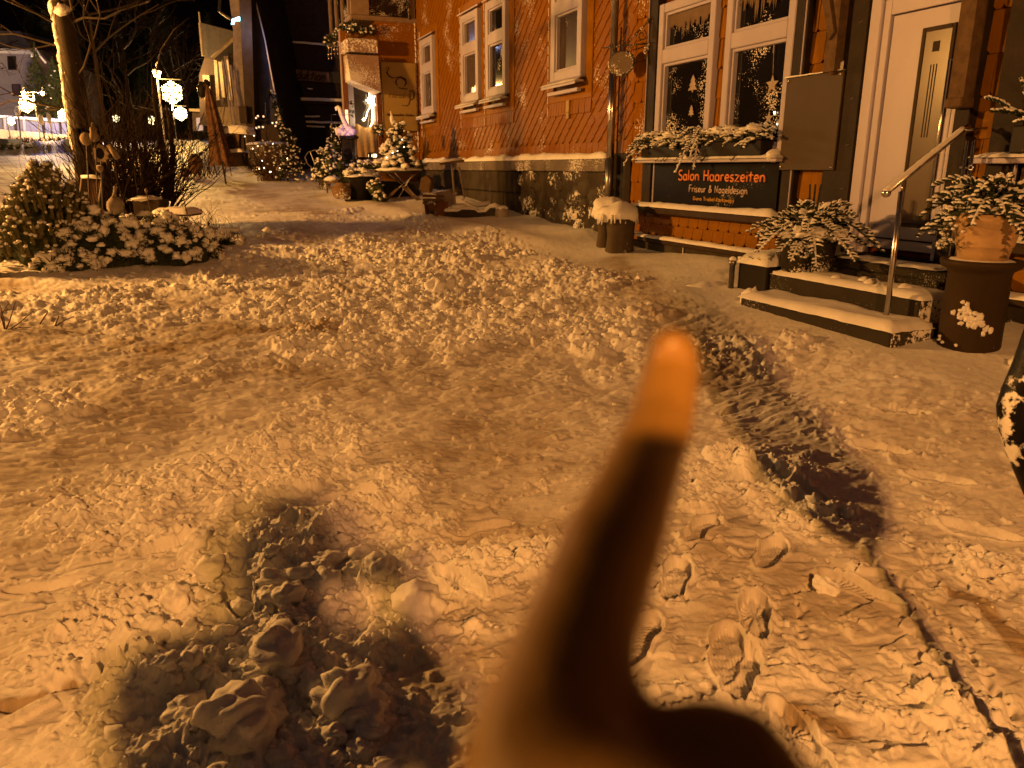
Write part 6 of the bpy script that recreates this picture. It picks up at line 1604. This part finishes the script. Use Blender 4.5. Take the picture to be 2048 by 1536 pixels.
mb = MB(); a0 = far(305, 433, 11.5); a1 = far(378, 433, 11.5); u = (a1 - a0).normalized(); mb.prism([a0, a1, a1 + Vector((0, .5, 0)), a0 + Vector((0, .5, 0))], UZ * .03); mb.build('tabletop', M_wood, t)
for x in (310, 372):
    mb = MB(); stick(mb, (x, 434), (x, 455), 11.7, .02); mb.build('leg', M_wood, t)
mb = MB(); snow_slab(mb, a0 + UZ * .03, u, Vector((0, 1, 0)), (a1 - a0).length, .5, .085, 3.); mb.build('top_snow', M_snow, t, True)
for a, b_, lb in (((292, 381), (305, 440), 'thin garden stake with a pale knob in front of the snowy low table'), ((357, 352), (378, 445), 'thin bare stake at the right end of the snowy low table')):
    t = base_thing('garden_stake', lb, 'stake', b_[0], b_[1], 11.4); mb = MB(); stick(mb, a, b_, 11.4, .008); mb.build('rod', M_wood, t); mb = MB(); mb.blob(far(a[0], a[1], 11.4), .022, .02, .03, 8, 6, .2); mb.build('knob', M_plaster, t, True)
t = base_thing('box_planter', 'dark basket with dry stems behind the goose figure', 'planter', 290, 425, 11.9)
mb = MB(); slab(mb, [(264, 398), (318, 400), (314, 438), (270, 436)], 11.9, .35); mb.build('basket', M_darkbrown, t); mb = MB(); mb.blob(far(290, 398, 12.05), .22, .18, .05, 16, 7, .4); mb.build('basket_snow', M_snow, t, True)
# big bare shrub
b = Vector((0, 0, 0)); pb_ = far(262, 412, 12.6); pb_.z = gz(pb_.x, pb_.y)
t = thing('bare_bush', 'big spreading bare bush of dark twigs in front of the snowflake lamp', 'shrub', pb_); N = MB(); r = random.Random(71)
for k in range(150):
    a = r.uniform(0, 6.28); o_ = r.random() * .45; tl = r.gauss(0, .42)
    bare(N, pb_ + Vector((math.cos(a) * o_, math.sin(a) * o_ * .7, -.05)), Vector((tl + .1, r.gauss(0, .25), 1.)), r.uniform(.9, 1.5) * (1 - .25 * abs(tl)), .015, r, 2, .38, .10)
for k in range(12): bare(N, pb_ + Vector((-.5 - .3 * r.random(), 0, .1)), Vector((-1, r.gauss(0, .3), r.uniform(.2, .9))), .9, .009, r, 2, .3, .1)
N.build('branches', M_bush, t)
t = base_thing('slim_trunk', 'pair of slim leaning trunks rising in front of the snowflake lamp post', 'tree', 335, 400, 13.2)
mb = MB(); mb.tube([far(x, y, 13.2) for x, y in ((338, 402), (330, 330), (320, 262), (308, 200), (304, 150))], [.06, .055, .045, .03, .015], 8); mb.tube([far(x, y, 13.1) for x, y in ((340, 402), (346, 320), (340, 250), (332, 210))], [.05, .04, .035, .02], 8)
mb.tube([far(x, y, 13.2) for x, y in ((310, 205), (312, 150), (322, 100), (348, 60), (378, 35))], [.018, .015, .012, .010, .006], 5); mb.build('trunk', M_bark, t, True)
b = far(345, 400, 12.4); b.z = gz(b.x, b.y); t = thing('dry_grass_clump', 'clump of snowy dry stems between the bare bush and the trodden road', 'plant', b); N = MB(); S = MB(); r = random.Random(4)
for k in range(70): bare(N, b + Vector((r.gauss(0, .45), r.gauss(0, .2), 0)), Vector((r.gauss(.2, .5), r.gauss(0, .3), 1)), r.uniform(.15, .4), .006, r, 1)
for k in range(30): S.blob(b + Vector((r.gauss(.1, .5), r.gauss(0, .25), r.uniform(.02, .12))), .07, .06, .04, 9, 6, .5, 2, k)
N.build('stems', M_twig, t); S.build('snow_cover', M_snow, t, True)

# ================================================================ far end of the street
t = base_thing('oval_bed', 'dark oval of low clipped shrubs around the foot of the double street lamp', 'hedge', 70, 306, 45)
N = MB(); S = MB(); r = random.Random(3); c = far(68, 303, 45.5)
for k in range(420):
    a = r.uniform(0, 6.28); q = math.sqrt(r.random()); p = Vector((c.x + 1.85 * q * math.cos(a), c.y + 2.2 * q * math.sin(a), gz(c.x, c.y) + .1 + .35 * r.random() * (1 - .4 * q * q)))
    tuft(N, p, .22, r, 8); 
    if r.random() < .25: S.blob(p + UZ * .1, .09, .09, .05, 6, 4, .4, 2, k)
N.build('foliage', M_needle, t); S.build('snow_cover', M_snow, t, True)
t = base_thing('back_hedge', 'second low planted strip behind the oval bed', 'hedge', 100, 288, 56)
N = MB(); c = far(100, 286, 56)
for k in range(300):
    p = Vector((c.x + r.uniform(-2.6, 2.2), c.y + r.uniform(-1, 1), gz(c.x, c.y) + .1 + .5 * r.random())); tuft(N, p, .28, r, 7)
N.build('foliage', M_twig, t)
t = base_thing('blue_wall', 'long panelled wall in bluish light at far left', 'wall', 60, 270, 68)
mb = MB(); slab(mb, [(-60, 230), (150, 244), (150, 275), (-60, 254)], 68, .4); mb.build('panel_wall', M_bluewall, t)
for x in (6, 28, 45, 84, 117, 140):
    mb = MB(); y = 230 + 16 * (x + 60) / 210; slab(mb, [(x, y - 1), (x + 3, y - 1), (x + 5, y + 24), (x + 2, y + 24)], 67.8, .15); mb.build('post', M_wallpale if x in (6, 45) else M_walldark, t)
mb = MB(); mb.tube([far(-60, 229, 67.9), far(150, 243, 67.9)], .12, 6); mb.build('coping_snow', M_snow, t)
t = base_thing('terrace_wall', 'snow-covered bank wall below the blue panels', 'wall', 60, 285, 64); mb = MB(); slab(mb, [(-80, 252), (150, 272), (152, 292), (-80, 292)], 64.5, 3); mb.build('wall_body', plain('terrace', (.42, .36, .30), .8, var=.4, scale=1.), t)
t = base_thing('pale_building', 'large pale building with small dark windows lit blue at far left', 'building', 30, 240, 84)
mb = MB(); slab(mb, [(-90, 100), (66, 104), (82, 250), (-90, 250)], 84, 10); mb.build('wall', M_wallpale, t)
mb = MB(); slab(mb, [(-92, 60), (40, 62), (68, 104), (-92, 100)], 83.6, 11); mb.build('roof', M_roof, t)
for x, y, w_, h in ((14, 112, 17, 28), (23, 168, 17, 24), (37, 223, 13, 16), (-30, 165, 16, 26)):
    mb = MB(); slab(mb, [(x, y), (x + w_, y), (x + w_ + 2, y + h), (x + 2, y + h)], 83.9, .1); f = mb.build('window', M_walldark, t)
    mb = MB(); slab(mb, [(x + 2, y + 2), (x + w_ - 2, y + 2), (x + w_, y + h - 2), (x + 4, y + h - 2)], 83.85, .04); mb.build('pane', plain('far_pane_%d' % x, (.10, .07, .08), .3) if x != 14 else M_black, f)
mb = MB(); mb.tube([far(-90, 99, 83.5), far(68, 104, 83.5)], .25, 6); mb.build('eaves_snow', M_snow, t)
t = base_thing('brown_building', 'brown building with a steep snow-edged gable behind the double street lamp', 'building', 90, 240, 80)
mb = MB(); slab(mb, [(66, 112), (74, 98), (98, 124), (112, 160), (118, 242), (80, 242)], 80, 8); mb.build('wall', M_wallbrown, t)
mb = MB(); slab(mb, [(76, 218), (112, 220), (114, 242), (78, 240)], 79.8, .3); mb.build('garage_door', M_plaster, t)
mb = MB(); mb.tube([far(x, y, 79.7) for x, y in ((66, 112), (72, 96), (80, 112), (92, 126))], .10, 6); mb.build('gable_snow', M_snow, t, True)
for nm, lb, pts, Yc in (('spire_conifer', 'slim snowy conifer top above the brown gable', (68, 84, 240), 79), ('spire_conifer', 'second slim snowy conifer right of the brown gable', (104, 112, 240), 78)):
    x, y0, y1 = pts; tp_ = far(x, y0, Yc); bs = far(x + 8, y1, Yc); t = thing(nm, lb, 'conifer', (bs.x, bs.y, bs.z)); N = MB(); S = MB(); r = random.Random(x)
    for k in range(260):
        h = 1 - math.sqrt(r.random()); a = r.uniform(0, 6.28); p = bs.lerp(tp_, h) + Vector((math.cos(a), math.sin(a), 0)) * (1.6 * (1 - h) * (.5 + .5 * r.random())); tuft(N, p, .5, r, 7, -.3)
        if r.random() < .06: S.blob(p, .12, .12, .08, 6, 4, .4, 2, k)
    N.tube([bs, tp_], [.2, .04], 6); N.build('foliage', M_needle, t); S.build('snow_cover', M_snow, t, True)
for x, y0, y1, lb in ((36, 222, 280, 'dark thin post with a small pale top in front of the blue wall'), (83, 238, 276, 'short dark post between the lamp and the oval sign'),):
    t = base_thing('post', lb, 'post', x, y1, 60); mb = MB(); stick(mb, (x, y0), (x + 6, y1), 60, .06); mb.build('pole', M_iron, t); mb = MB(); mb.blob(far(x - 1, y0 + 2, 60), .22, .1, .4, 8, 6, .2); mb.build('head', M_plaster, t, True)
t = base_thing('oval_sign', 'white oval traffic sign on a pale post right of the double lamp', 'sign', 104, 278, 60); mb = MB(); stick(mb, (99, 230), (105, 278), 60, .05); mb.build('pole', M_plaster, t); mb = MB(); mb.blob(far(98, 237, 59.9), .17, .06, .42, 14, 10, 0); mb.build('sign_plate', M_plaster, t, True)
t = base_thing('trough', 'low grey trough at the far left edge of the street', 'trough', 8, 296, 50); mb = MB(); slab(mb, [(-14, 276), (16, 278), (18, 296), (-14, 297)], 50, 1.4); mb.build('trough', M_bluewall, t)
# wooded hillside, built tall and dark to block the glow of the sky
mb = MB(); nx_, ny_ = 90, 26; o = []
for j in range(ny_ + 1):
    for i in range(nx_ + 1):
        x = -420 + 800 * i / nx_; y = 155 + 140 * j / ny_ + 20 * mnoise.noise(Vector((x * .01, 0, 3)))
        o.append((x, y, 6 + 66 * (j / ny_) ** .85 + 2.5 * mnoise.noise(Vector((x * .25, y * .25, 1)))))
mb.add(o, [(j * (nx_ + 1) + i, j * (nx_ + 1) + i + 1, (j + 1) * (nx_ + 1) + i + 1, (j + 1) * (nx_ + 1) + i) for j in range(ny_) for i in range(nx_)])
struct(mb.build('sky_blocking_hill', plain('forest_slope', (.022, .017, .012), .95, var=.6, scale=.3, bump=0)))
rs = random.Random(9)
proto = None
sky_blocking_hill = MB()
for k in range(26):
    x = -60 + k * 26 + rs.uniform(-10, 10); Yc = rs.uniform(92, 150); p = far(x, 240, Yc); g0 = gz(p.x, p.y) - 1; H = rs.uniform(12, 20)
    tt_ = thing('dark_conifer', 'black conifer silhouette on the wooded slope above the street', 'tree', (p.x, p.y, g0), 'black conifers on the slope')
    if proto is None:
        N = MB(); c = Vector((p.x, p.y, g0)); H0 = 16
        for j in range(700):
            h = 1 - math.sqrt(rs.random()); a = rs.uniform(0, 6.28); q = c + Vector((math.cos(a), math.sin(a), 0)) * (3.4 * (1 - h) * (.4 + .6 * rs.random())) + UZ * (1 + h * 15); tuft(N, q, .9, rs, 6, -.4)
        N.build('foliage', M_needle, tt_); T = MB(); T.tube([c, c + UZ * 15.5], [.28, .05], 7); T.build('trunk', M_bark, tt_); proto = tt_
    else:
        for ch in proto.children:
            q = ch.copy(); COL.objects.link(q); q.parent = tt_
        tt_.scale = (H / 16,) * 3

# ================================================================ the photographer
def caps(mb, pts, rad, n=12):
    pts = [Vector(p) for p in pts]; mb.tube(pts, rad, n)
    for p, r_ in zip(pts, rad if hasattr(rad, '__len__') else [rad] * len(pts)): mb.blob(p, r_, None, None, n, 8, 0)
def I(x, y, d): return ray(x, y) * d + Vector((0, 0, CZ))
def fuse(o, vox, sm=4):
    m = o.modifiers.new('fuse', 'REMESH'); m.mode = 'VOXEL'; m.voxel_size = vox; m.use_smooth_shade = True
    s_ = o.modifiers.new('soften', 'SMOOTH'); s_.iterations = sm; s_.factor = .5
pg = gz(-.12, -.42)
t = thing('person', 'photographer in a dark coat whose blurred pointing finger reaches into the picture', 'person', (-.12, -.42, pg))
B = MB(); bx, by = -.14, -.42
wr = Vector((.035, -.045, 1.395)); el = Vector((.20, -.16, 1.13)); shR = Vector((.09, -.42, 1.47)); shL = Vector((-.37, -.42, 1.47))
# index finger, from tip to knuckle, then the palm, the folded fingers and the thumb
caps(B, [I(1344, 705, .212), I(1338, 760, .207), I(1320, 850, .193), I(1270, 975, .160), I(1215, 1110, .136), I(1165, 1250, .123), I(1118, 1400, .113), I(1090, 1540, .104)], [.0074, .0082, .0086, .0088, .0098, .0098, .0108, .0120], 14)
kn = I(1090, 1540, .104); palm = Vector((.018, .045, 1.425))
caps(B, [kn, I(1150, 1750, .095), palm, wr], [.0125, .017, .021, .024])
caps(B, [I(1360, 1900, .104), I(1405, 1530, .113), I(1470, 1545, .109), I(1500, 1860, .092)], [.0105, .0103, .0098, .0088])
caps(B, [I(1330, 1850, .100), I(1530, 1640, .106), I(1590, 1760, .096), I(1540, 1950, .085)], [.011, .0102, .0095, .0085])
caps(B, [I(1420, 2000, .094), I(1640, 1850, .100), I(1690, 1980, .090), I(1620, 2150, .08)], [.010, .009, .0085, .008])
caps(B, [palm, I(1330, 1850, .098), palm + Vector((.02, -.02, -.01))], [.02, .019, .021]); caps(B, [palm, I(980, 1900, .085), I(1020, 1760, .105), I(1150, 1850, .116)], [.019, .013, .0105, .009])
caps(B, [wr, el, shR], [.025, .045, .055]); caps(B, [shR, (bx, by, 1.44), shL], [.06, .10, .06])
caps(B, [(bx, by, 1.42), (bx, by, 1.15), (bx, by, .95)], [.13, .13, .15]); caps(B, [(bx, by, 1.42), (bx, by + .02, 1.60)], [.06, .055])
elL = Vector((-.40, -.16, 1.14)); wrL = Vector((-.17, -.02, 1.43))
caps(B, [shL, elL, wrL], [.055, .045, .025]); caps(B, [wrL, Vector((-.125, .012, 1.455))], [.022, .020])
for k in range(4): caps(B, [Vector((-.125, .010, 1.445 + .018 * k)), Vector((-.105, .028, 1.442 + .020 * k)), Vector((-.082, .020, 1.444 + .020 * k)), Vector((-.070, .006, 1.446 + .019 * k))], [.011, .0095, .0088, .008], 8)
caps(B, [Vector((-.125, -.006, 1.455)), Vector((-.10, -.028, 1.475)), Vector((-.078, -.022, 1.492))], [.013, .0105, .009], 8)
# head: skull, jaw, nose, brow, lips, ears
hc = Vector((bx, by + .045, 1.71))
B.blob(hc, .078, .098, .105, 20, 14, 0); B.blob(hc + Vector((0, .03, -.065)), .055, .062, .052, 16, 10, 0)
B.blob(hc + Vector((0, .100, -.018)), .012, .022, .022, 10, 8, 0); B.blob(hc + Vector((0, .088, .018)), .045, .014, .012, 12, 6, 0); B.blob(hc + Vector((0, .092, -.050)), .024, .012, .009, 12, 6, 0)
for sg in (-1, 1): B.blob(hc + Vector((sg * .08, .0, -.01)), .010, .020, .032, 10, 8, 0); B.blob(hc + Vector((sg * .032, .080, .0)), .014, .012, .009, 10, 8, 0)
for sg in (-1, 1): caps(B, [(bx + sg * .09, by, .93), (bx + sg * .10, by + .01, .50), (bx + sg * .11, by - .01, .10), (bx + sg * .12, by + .11, .05)], [.09, .062, .045, .04])
o = B.build('body', M_skin, t, True); fuse(o, .0034, 2)
mb = MB(); n_ = I(1343, 730, .203); mb.blob(n_, .0055, .0018, .0075, 14, 10, 0); mb.build('fingernail', M_nail, t, True)
Cm = MB(); caps(Cm, [wr + (el - wr) * .05, wr.lerp(el, .5), el, el.lerp(shR, .5), shR], [.040, .058, .072, .082, .095]); caps(Cm, [wrL + (elL - wrL) * .05, wrL.lerp(elL, .5), elL, shL], [.036, .050, .062, .085])
caps(Cm, [shL + Vector((.03, 0, 0)), (bx, by, 1.45), shR - Vector((.03, 0, 0))], [.10, .15, .10]); caps(Cm, [(bx, by, 1.46), (bx, by, 1.60)], [.15, .125]); caps(Cm, [(bx - .07, by, 1.3), (bx - .07, by, 1.0), (bx - .08, by, .78)], [.13, .135, .14]); caps(Cm, [(bx + .07, by, 1.3), (bx + .07, by, 1.0), (bx + .08, by, .78)], [.13, .135, .14]); caps(Cm, [(bx, by, 1.42), (bx, by + .01, 1.50)], [.085, .072])
o = Cm.build('coat', M_sleeve, t, True); fuse(o, .012, 3)
Tr = MB()
for sg in (-1, 1): caps(Tr, [(bx + sg * .09, by, .92), (bx + sg * .10, by + .01, .50), (bx + sg * .11, by - .01, .18)], [.12, .085, .075])
o = Tr.build('trousers', M_black, t, True); fuse(o, .012, 3)
Bo = MB()
for sg in (-1, 1): caps(Bo, [(bx + sg * .11, by - .01, .22), (bx + sg * .115, by - .01, .07), (bx + sg * .125, by + .14, .055)], [.07, .062, .055])
o = Bo.build('boots', M_darkbrown, t, True); fuse(o, .01, 2)
H_ = MB(); H_.blob(hc + Vector((0, -.035, .040)), .145, .128, .145, 22, 14, .08, 3.); H_.blob(hc + Vector((0, -.06, -.07)), .12, .08, .12, 16, 10, .1); H_.build('hood', M_sleeve, t, True)
H_ = MB(); H_.blob(hc + Vector((0, .02, .075)), .075, .075, .045, 18, 10, .15, 4.); H_.build('hair', M_hair, t, True)
E_ = MB()
for sg in (-1, 1): E_.blob(hc + Vector((sg * .032, .0895, .001)), .009, .005, .006, 10, 8, 0)
E_.build('eyes', M_white, t, True)
# the phone taking the picture
fw = Vector((0, cP, -sP)); up = Vector((0, sP, cP)); cc = Vector((0, 0, CZ)) - fw * .0075
t = thing('phone', 'black phone held sideways at eye level by the photographer', 'phone', cc)
mb = MB(); p8 = []
for f_ in (-.004, .004):
    for a, b_ in ((-.085, -.05), (.078, -.05), (.078, .028), (-.085, .028)): p8.append(cc + Vector((a, 0, 0)) + up * b_ + fw * f_)
mb.box8(p8); mb.build('phone_body', M_black, t)
